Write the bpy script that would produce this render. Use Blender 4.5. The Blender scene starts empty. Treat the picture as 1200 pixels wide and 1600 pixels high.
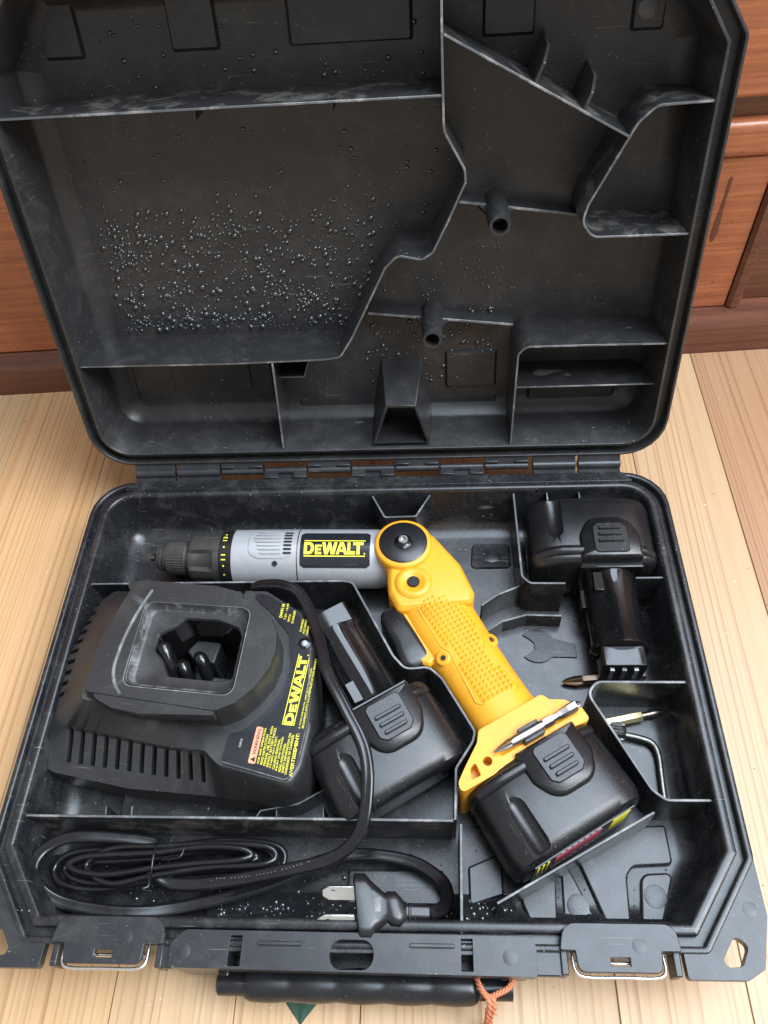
import bpy, bmesh, math, random
from mathutils import Vector, Matrix
random.seed(7)
S = 0.01                       # everything below is written in centimetres
ZR = 4.8                       # height of the tray rim above the floor; z below is measured from the rim
R = math.radians
scn = bpy.context.scene
col = scn.collection

# ------------------------------------------------------------------ camera
cam_d = bpy.data.cameras.new('camera'); cam = bpy.data.objects.new('camera', cam_d); col.objects.link(cam)
yaw, pitch, roll = -0.1046, 0.9360, -0.1022
fw = Vector((math.sin(yaw)*math.cos(pitch), math.cos(yaw)*math.cos(pitch), -math.sin(pitch)))
rt = Vector((math.cos(yaw), -math.sin(yaw), 0)); up = rt.cross(fw)
r2 = rt*math.cos(roll)+up*math.sin(roll); u2 = up*math.cos(roll)-rt*math.sin(roll)
cam.matrix_world = Matrix(((r2.x, u2.x, -fw.x, 4.33*S), (r2.y, u2.y, -fw.y, -36.74*S),
                           (r2.z, u2.z, -fw.z, (45.72+ZR)*S), (0, 0, 0, 1)))
cam_d.sensor_fit = 'VERTICAL'; cam_d.sensor_height = 24; cam_d.lens = 24*1232.57/1600
cam_d.clip_start = 0.01; cam_d.clip_end = 50
scn.camera = cam
scn.render.resolution_x, scn.render.resolution_y = 768, 1024

# ------------------------------------------------------------------ world, lamps, exposure
w = bpy.data.worlds.new('World'); scn.world = w; w.use_nodes = True
bg = w.node_tree.nodes['Background']; bg.inputs[0].default_value = (1.0, 0.985, 0.965, 1); bg.inputs[1].default_value = 0.56

def area(name, loc, target, sx, sy, power, colr):
    d = bpy.data.lights.new(name, 'AREA'); d.shape = 'RECTANGLE'; d.size = sx; d.size_y = sy
    d.energy = power; d.color = colr
    o = bpy.data.objects.new(name, d); col.objects.link(o); o.location = loc
    o.rotation_euler = (Vector(target)-Vector(loc)).to_track_quat('-Z', 'Y').to_euler()
    return o
area('window_light', (2.55, -0.85, 3.15), (0, -0.1, 0), 2.1, 1.8, 165, (0.96, 0.98, 1.0))
area('ceiling_bounce', (0.80, 0.0, 2.4), (0.45, -0.1, 0), 2.3, 1.6, 125, (0.72, 0.85, 1.0))
vs = scn.view_settings
vs.view_transform = 'Standard'; vs.look = 'None'; vs.exposure = 0.0; vs.gamma = 1.0

# ------------------------------------------------------------------ material helpers
def newmat(name):
    m = bpy.data.materials.new(name); m.use_nodes = True
    nt = m.node_tree; b = nt.nodes['Principled BSDF']
    return m, nt, b
def nd(nt, t, **kw):
    n = nt.nodes.new(t)
    for k, v in kw.items(): setattr(n, k, v)
    return n
def coords(nt, scale=(100, 100, 100), gen='Object'):
    tc = nd(nt, 'ShaderNodeTexCoord'); mp = nd(nt, 'ShaderNodeMapping')
    mp.inputs['Scale'].default_value = scale
    nt.links.new(tc.outputs[gen], mp.inputs[0]); return mp.outputs[0]
def noise(nt, co, scale, detail=4, rough=.5, dist=0):
    n = nd(nt, 'ShaderNodeTexNoise'); n.inputs['Scale'].default_value = scale
    n.inputs['Detail'].default_value = detail; n.inputs['Roughness'].default_value = rough
    n.inputs['Distortion'].default_value = dist
    nt.links.new(co, n.inputs['Vector']); return n.outputs['Fac']
def ramp(nt, fac, stops, interp='LINEAR'):
    r = nd(nt, 'ShaderNodeValToRGB'); r.color_ramp.interpolation = interp
    e = r.color_ramp.elements
    while len(e) < len(stops): e.new(0.5)
    for i, (p, c) in enumerate(stops):
        e[i].position = p; e[i].color = (c, c, c, 1) if isinstance(c, (int, float)) else (*c, 1)
    nt.links.new(fac, r.inputs[0]); return r.outputs[0]
def mix(nt, fac, a, b, mode='MIX'):
    m = nd(nt, 'ShaderNodeMix', data_type='RGBA', blend_type=mode)
    for s, v in ((0, fac), (6, a), (7, b)):
        if hasattr(v, 'default_value') or hasattr(v, 'is_linked'): nt.links.new(v, m.inputs[s])
        elif isinstance(v, (int, float)): m.inputs[s].default_value = v if s == 0 else (v, v, v, 1)
        else: m.inputs[s].default_value = (*v, 1)
    return m.outputs[2]
def math_(nt, op, a, b=None):
    m = nd(nt, 'ShaderNodeMath', operation=op)
    for i, v in enumerate((a, b)):
        if v is None: continue
        if isinstance(v, (int, float)): m.inputs[i].default_value = v
        else: nt.links.new(v, m.inputs[i])
    return m.outputs[0]
def bump(nt, b, h, strength, dist=0.0002):
    n = nd(nt, 'ShaderNodeBump'); n.inputs['Strength'].default_value = strength; n.inputs['Distance'].default_value = dist
    nt.links.new(h, n.inputs['Height']); nt.links.new(n.outputs[0], b.inputs['Normal'])

def plastic(name, base, rough=.45, dust=.5, dustcol=(.30, .29, .27), grain=.25, spec=.5, smear=.3):
    m, nt, b = newmat(name); co = coords(nt)
    big = noise(nt, co, .22, 5, .6); fine = noise(nt, co, 9, 3, .6); grit = noise(nt, co, 22, 2, .5)
    # fine dust: specks that gather in patches
    patch = ramp(nt, big, [(.42, 0), (.72, 1)])
    specks = ramp(nt, grit, [(.66, 0), (.72, 1)])
    d1 = math_(nt, 'MULTIPLY', patch, specks)
    film = math_(nt, 'MULTIPLY', ramp(nt, noise(nt, co, .5, 6, .7, .6), [(.48, 0), (.8, 1)]), smear)
    fl = math_(nt, 'MULTIPLY', ramp(nt, noise(nt, co, 5.5, 2, .6), [(.70, 0), (.73, 1)]), ramp(nt, noise(nt, co, .35, 3, .6), [(.40, 0), (.62, 1)]))
    sc_ = None
    for rot, thr in ((.5, .70), (-.9, .72)):
        tc_ = nd(nt, 'ShaderNodeTexCoord'); mp_ = nd(nt, 'ShaderNodeMapping'); mp_.inputs['Rotation'].default_value = (.2, .3, rot); mp_.inputs['Scale'].default_value = (25, 900, 60)
        nt.links.new(tc_.outputs['Object'], mp_.inputs[0])
        k_ = ramp(nt, noise(nt, mp_.outputs[0], 1, 2, .5), [(thr, 0), (thr+.03, 1)])
        sc_ = k_ if sc_ is None else math_(nt, 'MAXIMUM', sc_, k_)
    sc_ = math_(nt, 'MULTIPLY', math_(nt, 'MULTIPLY', sc_, ramp(nt, noise(nt, co, .28, 2, .5), [(.5, 0), (.6, 1)])), .45)
    d1 = math_(nt, 'MAXIMUM', d1, math_(nt, 'MAXIMUM', fl, sc_))
    dd = math_(nt, 'MULTIPLY', math_(nt, 'MAXIMUM', d1, math_(nt, 'MULTIPLY', film, fine)), dust)
    nt.links.new(mix(nt, dd, base, dustcol), b.inputs['Base Color'])
    rr = math_(nt, 'ADD', math_(nt, 'MULTIPLY', ramp(nt, noise(nt, co, .8, 5, .65), [(.3, 0), (.7, 1)]), .10), rough-.05)
    nt.links.new(math_(nt, 'ADD', rr, math_(nt, 'MULTIPLY', dd, .3)), b.inputs['Roughness'])
    b.inputs['Specular IOR Level'].default_value = spec
    bump(nt, b, noise(nt, co, 26, 2, .5), grain, .00025)
    return m
def simple(name, base, rough=.4, metal=0., spec=.5, var=.12, grain=0., sc=1.5):
    m, nt, b = newmat(name); co = coords(nt)
    n = ramp(nt, noise(nt, co, sc, 5, .6), [(.3, 1-var), (.7, 1+var)])
    nt.links.new(mix(nt, 1.0, base, n, 'MULTIPLY'), b.inputs['Base Color'])
    nt.links.new(math_(nt, 'ADD', math_(nt, 'MULTIPLY', noise(nt, co, 3, 4, .6), .2), rough-.1), b.inputs['Roughness'])
    b.inputs['Metallic'].default_value = metal; b.inputs['Specular IOR Level'].default_value = spec
    if grain: bump(nt, b, noise(nt, co, 30, 2, .5), grain, .0002)
    return m

MAT = {}
MAT['case'] = plastic('black_case_plastic', (.0115, .012, .0137), .25, .9, smear=.3, grain=.2)
MAT['lid'] = plastic('black_lid_plastic', (.0195, .0195, .0205), .32, .75, grain=.3, smear=.25)
MAT['flange'] = plastic('grey_black_flange_plastic', (.018, .019, .0215), .30, .6, smear=.3)
MAT['worn'] = plastic('worn_plastic_edge', (.085, .088, .092), .40, 1., dustcol=(.5, .49, .47), smear=1.6)
MAT['charger'] = plastic('charger_plastic', (.0185, .0185, .0190), .34, .55, dustcol=(.22, .21, .19), grain=.45, smear=.35)
MAT['dusty'] = plastic('dusty_charger_plastic', (.09, .09, .092), .5, 1., dustcol=(.40, .40, .40), smear=1.6)
MAT['recess'] = plastic('dusty_recess_plastic', (.030, .030, .031), .42, 1., dustcol=(.30, .305, .31), smear=2.2)
MAT['gloss'] = plastic('gloss_black_plastic', (.005, .005, .0055), .08, .2, grain=.015)
MAT['batt'] = plastic('battery_plastic', (.0080, .0080, .0092), .235, .35, grain=.4, smear=.15)
MAT['rubber'] = plastic('black_rubber', (.009, .009, .0105), .30, .25, grain=.1)
MAT['cord'] = plastic('cord_vinyl', (.007, .007, .0082), .17, .25, dustcol=(.25, .25, .25), grain=.03, smear=.25)
MAT['scuffed'] = plastic('scuffed_lid_plastic', (.016, .016, .017), .4, 1.0, dustcol=(.23, .21, .185), grain=.3, smear=1.6)
MAT['greyrubber'] = plastic('grey_rubber_sleeve', (.030, .028, .026), .5, .5, dustcol=(.2, .19, .17), grain=.3, smear=.6)
MAT['hole'] = simple('hole_shade_and_subfloor', (.008, .008, .008), .7)  # near-black that paints in the shade of holes and slots; also the subfloor
MAT['label'] = plastic('label_film_black', (.012, .013, .017), .22, .25, grain=.02)
MAT['steel'] = simple('bit_steel', (.42, .41, .40), .34, 1., var=.25, sc=4)
MAT['wire'] = simple('latch_wire_steel', (.78, .77, .74), .28, 1., var=.1)
MAT['brass'] = simple('brass_coated_steel', (.72, .62, .36), .34, .8, var=.2)
MAT['bronze'] = simple('bronze_bit_steel', (.35, .27, .21), .35, 1., var=.25)
MAT['darksteel'] = simple('dark_key_steel', (.17, .165, .15), .36, 1., var=.3, sc=4)
MAT['plated'] = simple('nickel_blade', (.80, .80, .76), .3, 1., var=.08)
MAT['ylabel'] = simple('yellow_print', (.80, .72, .05), .4, var=.05)
MAT['redlabel'] = simple('red_print', (.52, .075, .12), .35, var=.05)
MAT['orangelabel'] = simple('salmon_print', (.75, .30, .17), .45, var=.05)
MAT['greylabel'] = simple('grey_print', (.35, .33, .28), .45, var=.1)
MAT['whiteprint'] = simple('white_print', (.6, .6, .6), .5, var=.1)
MAT['silver'] = simple('silver_grey_plastic', (.37, .378, .39), .34, .25, var=.06, grain=.15, sc=2)
MAT['led'] = simple('clear_led', (.35, .38, .42), .12, 0, var=.02)

def yellow_mat():
    m, nt, b = newmat('yellow_tool_plastic'); co = coords(nt)
    dirt = math_(nt, 'MULTIPLY', ramp(nt, noise(nt, co, .6, 6, .7), [(.44, 0), (.70, 1)]), ramp(nt, noise(nt, co, 10, 4, .7), [(.45, 0), (.7, 1)]))
    c = mix(nt, math_(nt, 'MULTIPLY', dirt, .8), (.74, .325, .016), (.25, .115, .027))
    nt.links.new(c, b.inputs['Base Color']); b.inputs['Roughness'].default_value = .42
    bump(nt, b, noise(nt, co, 28, 2, .5), .25, .0002)
    return m
MAT['yellow'] = yellow_mat()

def water_mat():
    m, nt, b = newmat('water_drop')
    b.inputs['Base Color'].default_value = (.02, .021, .022, 1); b.inputs['Roughness'].default_value = .06
    b.inputs['IOR'].default_value = 1.8; b.inputs['Coat Weight'].default_value = .5
    return m
MAT['water'] = water_mat()

def pine_mat():
    m, nt, b = newmat('pine_floorboard')
    oi = nd(nt, 'ShaderNodeObjectInfo')
    tc = nd(nt, 'ShaderNodeTexCoord'); add = nd(nt, 'ShaderNodeVectorMath', operation='ADD')
    sh = nd(nt, 'ShaderNodeCombineXYZ'); nt.links.new(math_(nt, 'MULTIPLY', oi.outputs['Random'], 3.0), sh.inputs[0])
    nt.links.new(math_(nt, 'MULTIPLY', oi.outputs['Random'], 7.0), sh.inputs[1])
    nt.links.new(tc.outputs['Object'], add.inputs[0]); nt.links.new(sh.outputs[0], add.inputs[1])
    def mp(s):
        k = nd(nt, 'ShaderNodeMapping'); k.inputs['Scale'].default_value = s
        nt.links.new(add.outputs[0], k.inputs[0]); return k.outputs[0]
    # slow bend of the growth rings
    bend = noise(nt, mp((6, 1.3, 6)), 1, 1.5, .35)
    pos = nd(nt, 'ShaderNodeSeparateXYZ'); nt.links.new(mp((100, 100, 100)), pos.inputs[0])
    ring = math_(nt, 'ADD', pos.outputs[0], math_(nt, 'MULTIPLY', bend, 3.0))
    wide = noise(nt, mp((22, .8, 22)), 1, 3, .5)
    frq = nd(nt, 'ShaderNodeCombineXYZ'); nt.links.new(ring, frq.inputs[0])
    wob = noise(nt, frq.outputs[0], .45, 3, .55)
    saw = math_(nt, 'FRACT', math_(nt, 'ADD', math_(nt, 'MULTIPLY', ring, 1.7), math_(nt, 'MULTIPLY', wob, 7.0)))
    l1 = ramp(nt, saw, [(0, 0), (.35, .06), (.62, .3), (.84, .95), (.92, 1), (1, 0)])
    mod = ramp(nt, noise(nt, frq.outputs[0], .8, 2, .6), [(.38, .12), (.64, .85)])
    along = ramp(nt, noise(nt, mp((60, 3, 60)), 1, 2, .5), [(.3, .55), (.7, 1)])
    l1 = math_(nt, 'MULTIPLY', math_(nt, 'MULTIPLY', l1, mod), along)
    fib = noise(nt, mp((900, 12, 900)), 1, 2, .6)
    tone = ramp(nt, wide, [(.3, 0), (.7, 1)])
    light = mix(nt, tone, (.57, .405, .245), (.49, .325, .175))
    dark = mix(nt, tone, (.26, .13, .060), (.20, .09, .038))
    c = mix(nt, math_(nt, 'MULTIPLY', l1, .95), light, dark)
    c = mix(nt, math_(nt, 'MULTIPLY', ramp(nt, fib, [(.45, 0), (.75, 1)]), .22), c, (.28, .15, .07))
    c = mix(nt, 1.0, c, oi.outputs['Color'], 'MULTIPLY')
    cm = mp((100, 100, 100))
    c = mix(nt, math_(nt, 'MULTIPLY', ramp(nt, noise(nt, cm, 1.9, 2, .5), [(.75, 0), (.77, 1)]), .8), c, (.10, .055, .03))
    c = mix(nt, math_(nt, 'MULTIPLY', ramp(nt, noise(nt, cm, 3.3, 2, .5), [(.755, 0), (.77, 1)]), .7), c, (.8, .76, .68))
    nt.links.new(c, b.inputs['Base Color'])
    b.inputs['Roughness'].default_value = .38; b.inputs['Specular IOR Level'].default_value = .4
    bump(nt, b, math_(nt, 'ADD', math_(nt, 'MULTIPLY', l1, -.5), math_(nt, 'MULTIPLY', fib, .3)), .25, .0003)
    return m
MAT['pine'] = pine_mat()

def varnish_mat(name, c1, c2, rough=.3, axis=0):
    m, nt, b = newmat(name)
    sc = [90, 90, 260]; sc[axis] = 7
    co = coords(nt, tuple(sc)); n1 = noise(nt, co, 1.0, 4, .6, .8)
    co2 = coords(nt); blot = noise(nt, co2, .18, 4, .6)
    c = mix(nt, ramp(nt, n1, [(.35, 0), (.65, 1)]), c1, c2)
    c = mix(nt, math_(nt, 'MULTIPLY', ramp(nt, blot, [(.45, 0), (.7, 1)]), .35), c, tuple(v*.55 for v in c2))
    spot = math_(nt, 'MULTIPLY', ramp(nt, noise(nt, co2, 2.4, 2, .5), [(.71, 0), (.74, 1)]), .7)
    c = mix(nt, spot, c, (.05, .022, .014))
    nt.links.new(c, b.inputs['Base Color'])
    nt.links.new(math_(nt, 'ADD', math_(nt, 'MULTIPLY', noise(nt, co2, 1.2, 4, .6), .25), rough-.1), b.inputs['Roughness'])
    bump(nt, b, math_(nt, 'ADD', n1, noise(nt, co2, 1.6, 4, .6)), .35, .0006)
    return m
MAT['cab'] = varnish_mat('varnished_pine_front', (.45, .155, .070), (.29, .088, .038), .22)
MAT['cabv'] = varnish_mat('varnished_pine_stile', (.40, .155, .055), (.27, .09, .03), axis=2)
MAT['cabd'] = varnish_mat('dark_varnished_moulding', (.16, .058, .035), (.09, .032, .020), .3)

def cloth_mat(name, c):
    m, nt, b = newmat(name); co = coords(nt)
    wv = nd(nt, 'ShaderNodeTexWave'); wv.inputs['Scale'].default_value = 6; wv.bands_direction = 'DIAGONAL'
    nt.links.new(co, wv.inputs['Vector'])
    nt.links.new(mix(nt, math_(nt, 'MULTIPLY', wv.outputs['Fac'], .6), c, tuple(v*.45 for v in c)), b.inputs['Base Color'])
    b.inputs['Roughness'].default_value = .9; b.inputs['Specular IOR Level'].default_value = .1
    bump(nt, b, wv.outputs['Fac'], .6, .0005); return m
MAT['green'] = cloth_mat('green_cloth', (.06, .12, .085))
MAT['yarn'] = cloth_mat('orange_yarn', (.74, .27, .14))

# ------------------------------------------------------------------ mesh helpers
def circ(cx, cy, r, n=24, a0=0., a1=None):
    if a1 is None: return [(cx+r*math.cos(a0+2*math.pi*i/n), cy+r*math.sin(a0+2*math.pi*i/n)) for i in range(n)]
    return [(cx+r*math.cos(a0+(a1-a0)*i/n), cy+r*math.sin(a0+(a1-a0)*i/n)) for i in range(n+1)]
def fillet(pts, rad, seg=5, closed=True):
    n = len(pts); out = []
    rr = rad if isinstance(rad, (list, tuple)) else [rad]*n
    for i in range(n):
        p = Vector(pts[i])
        if not closed and i in (0, n-1): out.append(tuple(p)); continue
        a = Vector(pts[i-1])-p; b = Vector(pts[(i+1) % n])-p
        la, lb = a.length, b.length
        if rr[i] <= 0 or la < 1e-6 or lb < 1e-6: out += [tuple(p)]*(seg+1 if rr[i] > 0 else 1); continue
        a.normalize(); b.normalize(); c = max(-1, min(1, a.dot(b))); th = math.acos(c)
        if th > math.pi-.02: out += [tuple(p)]*(1); continue
        t = min(rr[i]/math.tan(th/2), la*.48, lb*.48); r = t*math.tan(th/2)
        ctr = p+(a+b).normalized()*(r/math.sin(th/2))
        v0 = p+a*t-ctr; v1 = p+b*t-ctr
        a0 = math.atan2(v0.y, v0.x); d = math.atan2(v1.y, v1.x)-a0
        while d > math.pi: d -= 2*math.pi
        while d < -math.pi: d += 2*math.pi
        out += [(ctr.x+r*math.cos(a0+d*k/seg), ctr.y+r*math.sin(a0+d*k/seg)) for k in range(seg+1)]
    return out
def rrect(cx, cy, wx, wy, r, seg=5):
    x, y = wx/2, wy/2
    return fillet([(cx-x, cy-y), (cx+x, cy-y), (cx+x, cy+y), (cx-x, cy+y)], r, seg)
def offset_poly(pts, d):
    """inward offset of a convex counter-clockwise polygon"""
    n = len(pts); L = []
    for i in range(n):
        p = Vector(pts[i]); q = Vector(pts[(i+1) % n]); e = (q-p).normalized(); nn = Vector((-e.y, e.x))
        L.append((p+nn*d, e))
    out = []
    for i in range(n):
        (p, e), (q, f) = L[i-1], L[i]
        den = e.x*f.y-e.y*f.x; t = ((q-p).x*f.y-(q-p).y*f.x)/den
        out.append(tuple(p+e*t))
    return out
def polar(poly, c, n):
    out = []
    for i in range(n):
        a = 2*math.pi*i/n; dx, dy = math.cos(a), math.sin(a); best = 0
        for k in range(len(poly)):
            x1, y1 = poly[k][0]-c[0], poly[k][1]-c[1]; x2, y2 = poly[(k+1) % len(poly)][0]-c[0], poly[(k+1) % len(poly)][1]-c[1]
            ex, ey = x2-x1, y2-y1; den = dx*ey-dy*ex
            if abs(den) < 1e-9: continue
            t = (x1*ey-y1*ex)/den; u = (x1*dy-y1*dx)/den
            if t > 0 and -1e-6 <= u <= 1+1e-6: best = max(best, t)
        out.append((c[0]+dx*best, c[1]+dy*best))
    return out
def spline(pts, n=8, closed=False):
    P = [Vector(p) for p in pts]; out = []; m = len(P)
    rng = range(m if closed else m-1)
    for i in rng:
        if closed: p0, p1, p2, p3 = P[i-1], P[i], P[(i+1) % m], P[(i+2) % m]
        else: p0, p1, p2, p3 = P[max(i-1, 0)], P[i], P[i+1], P[min(i+2, m-1)]
        for k in range(n):
            t = k/n; t2 = t*t; t3 = t2*t
            out.append(.5*((2*p1)+(-p0+p2)*t+(2*p0-5*p1+4*p2-p3)*t2+(-p0+3*p1-3*p2+p3)*t3))
    if not closed: out.append(P[-1])
    return out

class MB:
    def __init__(self): self.v = []; self.f = []; self.mi = []
    def face(self, idx, m=0): self.f.append(tuple(idx)); self.mi.append(m)
    def loft(self, rings, cap0=True, cap1=True, closed=True, m=0, loop=False):
        base = len(self.v); n = len(rings[0])
        for r in rings: self.v += [tuple(p) for p in r]
        rr = len(rings)
        for j in range(rr if loop else rr-1):
            j2 = (j+1) % rr
            for i in range(n if closed else n-1):
                i2 = (i+1) % n
                self.face((base+j*n+i, base+j*n+i2, base+j2*n+i2, base+j2*n+i), m)
        if cap0 and not loop: self.face([base+i for i in range(n)][::-1], m)
        if cap1 and not loop: self.face([base+(rr-1)*n+i for i in range(n)], m)
        return self
    def prism(self, poly, z0, z1, m=0, top_in=0., mtop=None):
        self.loft([[(x, y, z0) for x, y in poly], [(x, y, z1) for x, y in poly]], m=m)
        if mtop is not None: self.mi[-1] = mtop
        return self
    def slab(self, poly, z0, z1, ch=.06, m=0):
        """prism with a chamfered upper edge (poly star-shaped)"""
        cx = sum(p[0] for p in poly)/len(poly); cy = sum(p[1] for p in poly)/len(poly)
        def sh(p):
            d = Vector((p[0]-cx, p[1]-cy)); l = d.length
            if l < 1e-6: return p
            d = d*(1-ch/l); return (cx+d.x, cy+d.y)
        self.loft([[(x, y, z0) for x, y in poly], [(x, y, z1-ch) for x, y in poly], [(*sh(p), z1) for p in poly]], m=m); return self
    def box(self, x0, x1, y0, y1, z0, z1, m=0):
        return self.prism([(x0, y0), (x1, y0), (x1, y1), (x0, y1)], z0, z1, m)
    def wall(self, path, t, z0, z1, m=0, mtop=None):
        P = [Vector(p[:2]) for p in path]; n = len(P); L = []; Rr = []
        zz = z1 if isinstance(z1, (list, tuple)) else [z1]*n
        for i in range(n):
            if i == 0: d = (P[1]-P[0]).normalized(); nn = Vector((-d.y, d.x)); k = 1
            elif i == n-1: d = (P[-1]-P[-2]).normalized(); nn = Vector((-d.y, d.x)); k = 1
            else:
                a = (P[i]-P[i-1]).normalized(); b = (P[i+1]-P[i]).normalized(); d = (a+b).normalized()
                nn = Vector((-d.y, d.x)); k = 1/max(.4, math.sqrt((1+a.dot(b))/2))
            L.append(P[i]+nn*t/2*k); Rr.append(P[i]-nn*t/2*k)
        base = len(self.v)
        for i in range(n):
            e = .75
            lt, rtt = P[i]+(L[i]-P[i])*e, P[i]+(Rr[i]-P[i])*e     # slight draft
            self.v += [(L[i].x, L[i].y, z0), (lt.x, lt.y, zz[i]), (rtt.x, rtt.y, zz[i]), (Rr[i].x, Rr[i].y, z0)]
        mt = m if mtop is None else mtop
        for i in range(n-1):
            a = base+i*4; b = a+4
            for q, mm in ((0, m), (1, mt), (2, m), (3, m)):
                q2 = (q+1) % 4; self.face((a+q, b+q, b+q2, a+q2), mm)
        self.face((base, base+1, base+2, base+3), m); e = base+(n-1)*4; self.face((e+3, e+2, e+1, e), m)
        return self
    def sweep(self, path, section, upv=(0, 0, 1), m=0, loop=False, cap=True, scale=None, twist=0.):
        P = [Vector(p) for p in path]; n = len(P); rings = []; upv = Vector(upv); prev = None
        for i in range(n):
            if loop: d = P[(i+1) % n]-P[i-1]
            else: d = P[min(i+1, n-1)]-P[max(i-1, 0)]
            d = d.normalized() if d.length > 1e-9 else Vector((1, 0, 0))
            s = d.cross(upv)
            if s.length < .15: s = prev-d*prev.dot(d) if prev else d.orthogonal()
            s.normalize()
            if prev and s.dot(prev) < -.2: s = -s
            prev = s; u = s.cross(d); k = scale[i] if scale else 1; a = twist*i
            rings.append([P[i]+s*(x*math.cos(a)-y*math.sin(a))*k+u*(x*math.sin(a)+y*math.cos(a))*k for x, y in section])
        return self.loft(rings, cap, cap, m=m, loop=loop)
    def tube(self, path, r, n=10, **kw): return self.sweep(path, circ(0, 0, r, n), **kw)
    def lathe(self, prof, o, ax, n=32, m=0, cap=True, mod=None):
        ax = Vector(ax).normalized(); o = Vector(o)
        a = ax.cross(Vector((0, 0, 1))) if abs(ax.z) < .9 else Vector((1, 0, 0)); a.normalize(); b = ax.cross(a)
        rings = []
        for s, r in prof:
            rings.append([o+ax*s+(a*math.cos(2*math.pi*i/n)+b*math.sin(2*math.pi*i/n))*(r*(mod(s, 2*math.pi*i/n) if mod else 1)) for i in range(n)])
        return self.loft(rings, cap, cap, m=m)
    def move(self, f): self.v = [tuple(f(*p)) for p in self.v]; return self
    def rotz(self, a, o=(0, 0)):
        c, s = math.cos(a), math.sin(a)
        return self.move(lambda x, y, z: (o[0]+x*c-y*s, o[1]+x*s+y*c, z))

ZB = {}          # base height of each thing, in rim-relative cm
def mesh_of(mb, name, mats, dz=0., smooth=40):
    me = bpy.data.meshes.new(name)
    me.from_pydata([(x*S, y*S, (z-dz)*S) for x, y, z in mb.v], [], mb.f)
    for m in mats: me.materials.append(MAT[m])
    if len(mats) > 1: me.polygons.foreach_set('material_index', mb.mi)
    bm = bmesh.new(); bm.from_mesh(me); bmesh.ops.recalc_face_normals(bm, faces=bm.faces); bm.to_mesh(me); bm.free()
    if smooth: me.shade_smooth(); me.set_sharp_from_angle(angle=R(smooth))
    me.update(); return me
def obj(name, mb, mat, parent=None, smooth=40, bevel=0., seg=2, label=None):
    mats = mat if isinstance(mat, (list, tuple)) else [mat]
    dz = ZB.get(parent.name, 0) if parent else -ZR
    o = bpy.data.objects.new(name, mesh_of(mb, name, mats, dz, smooth)); col.objects.link(o)
    o.parent = parent
    if parent is not None: ZB[o.name] = dz
    if bevel:
        b = o.modifiers.new('bevel', 'BEVEL'); b.width = bevel*S; b.segments = seg; b.limit_method = 'ANGLE'
        b.angle_limit = R(38); b.harden_normals = False
    if label: o['label'] = label
    return o
def tag(o, label, cat=None, group=None, kind=None):
    if label: o['label'] = label
    if cat: o['category'] = cat
    if group: o['group'] = group
    if kind: o['kind'] = kind
    return o
def thing(name, label, cat, x=0, y=0, zb=-ZR, rz=0., group=None):
    o = bpy.data.objects.new(name, None); col.objects.link(o); o.empty_display_size = .01
    o.location = (x*S, y*S, (zb+ZR)*S); o.rotation_euler = (0, 0, rz); ZB[o.name] = zb
    return tag(o, label, cat, group)
def boolean(o, cut):
    """cut the MB solid out of object o for real"""
    dz = ZB.get(o.name, 0)
    c = bpy.data.objects.new('cutter', mesh_of(cut, 'cutter', [], dz, 0)); col.objects.link(c)
    c.matrix_world = o.matrix_world if o.parent is None else Matrix.Identity(4)
    mw = Matrix.Identity(4); q = o
    while q: mw = q.matrix_basis @ mw; q = q.parent
    c.matrix_world = mw
    md = o.modifiers.new('cut', 'BOOLEAN'); md.operation = 'DIFFERENCE'; md.object = c; md.solver = 'EXACT'
    o.modifiers.move(len(o.modifiers)-1, 0)
    bpy.context.view_layer.update()
    keep = [m for m in o.modifiers if m != md]
    for m in keep: m.show_viewport = False
    dg = bpy.context.evaluated_depsgraph_get()
    me = bpy.data.meshes.new_from_object(o.evaluated_get(dg))
    for m in keep: m.show_viewport = True
    o.modifiers.remove(md); o.data = me
    me.shade_smooth(); me.set_sharp_from_angle(angle=R(40))
    bpy.data.objects.remove(c)
def text_mb(body, height, length=None, bold=.0, align='LEFT'):
    cu = bpy.data.curves.new('t', 'FONT'); cu.body = body; cu.size = 1; cu.offset = bold; cu.align_x = align
    cu.resolution_u = 2
    o = bpy.data.objects.new('t', cu); col.objects.link(o); bpy.context.view_layer.update()
    dg = bpy.context.evaluated_depsgraph_get(); me = bpy.data.meshes.new_from_object(o.evaluated_get(dg))
    b = MB(); vs_ = [tuple(v.co) for v in me.vertices]
    bpy.data.objects.remove(o)
    if not vs_: return b
    x0 = min(v[0] for v in vs_); x1 = max(v[0] for v in vs_); y0 = min(v[1] for v in vs_); y1 = max(v[1] for v in vs_)
    sy = height/(y1-y0); sx = length/(x1-x0) if length else sy
    b.v = [((v[0]-x0)*sx, (v[1]-y0)*sy, 0.) for v in vs_]
    for p in me.polygons: b.face(tuple(p.vertices))
    b.w = (x1-x0)*sx
    return b
def merge(*mbs):
    r = MB()
    for b in mbs:
        k = len(r.v); r.v += b.v; r.f += [tuple(i+k for i in f) for f in b.f]; r.mi += b.mi
    return r
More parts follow.
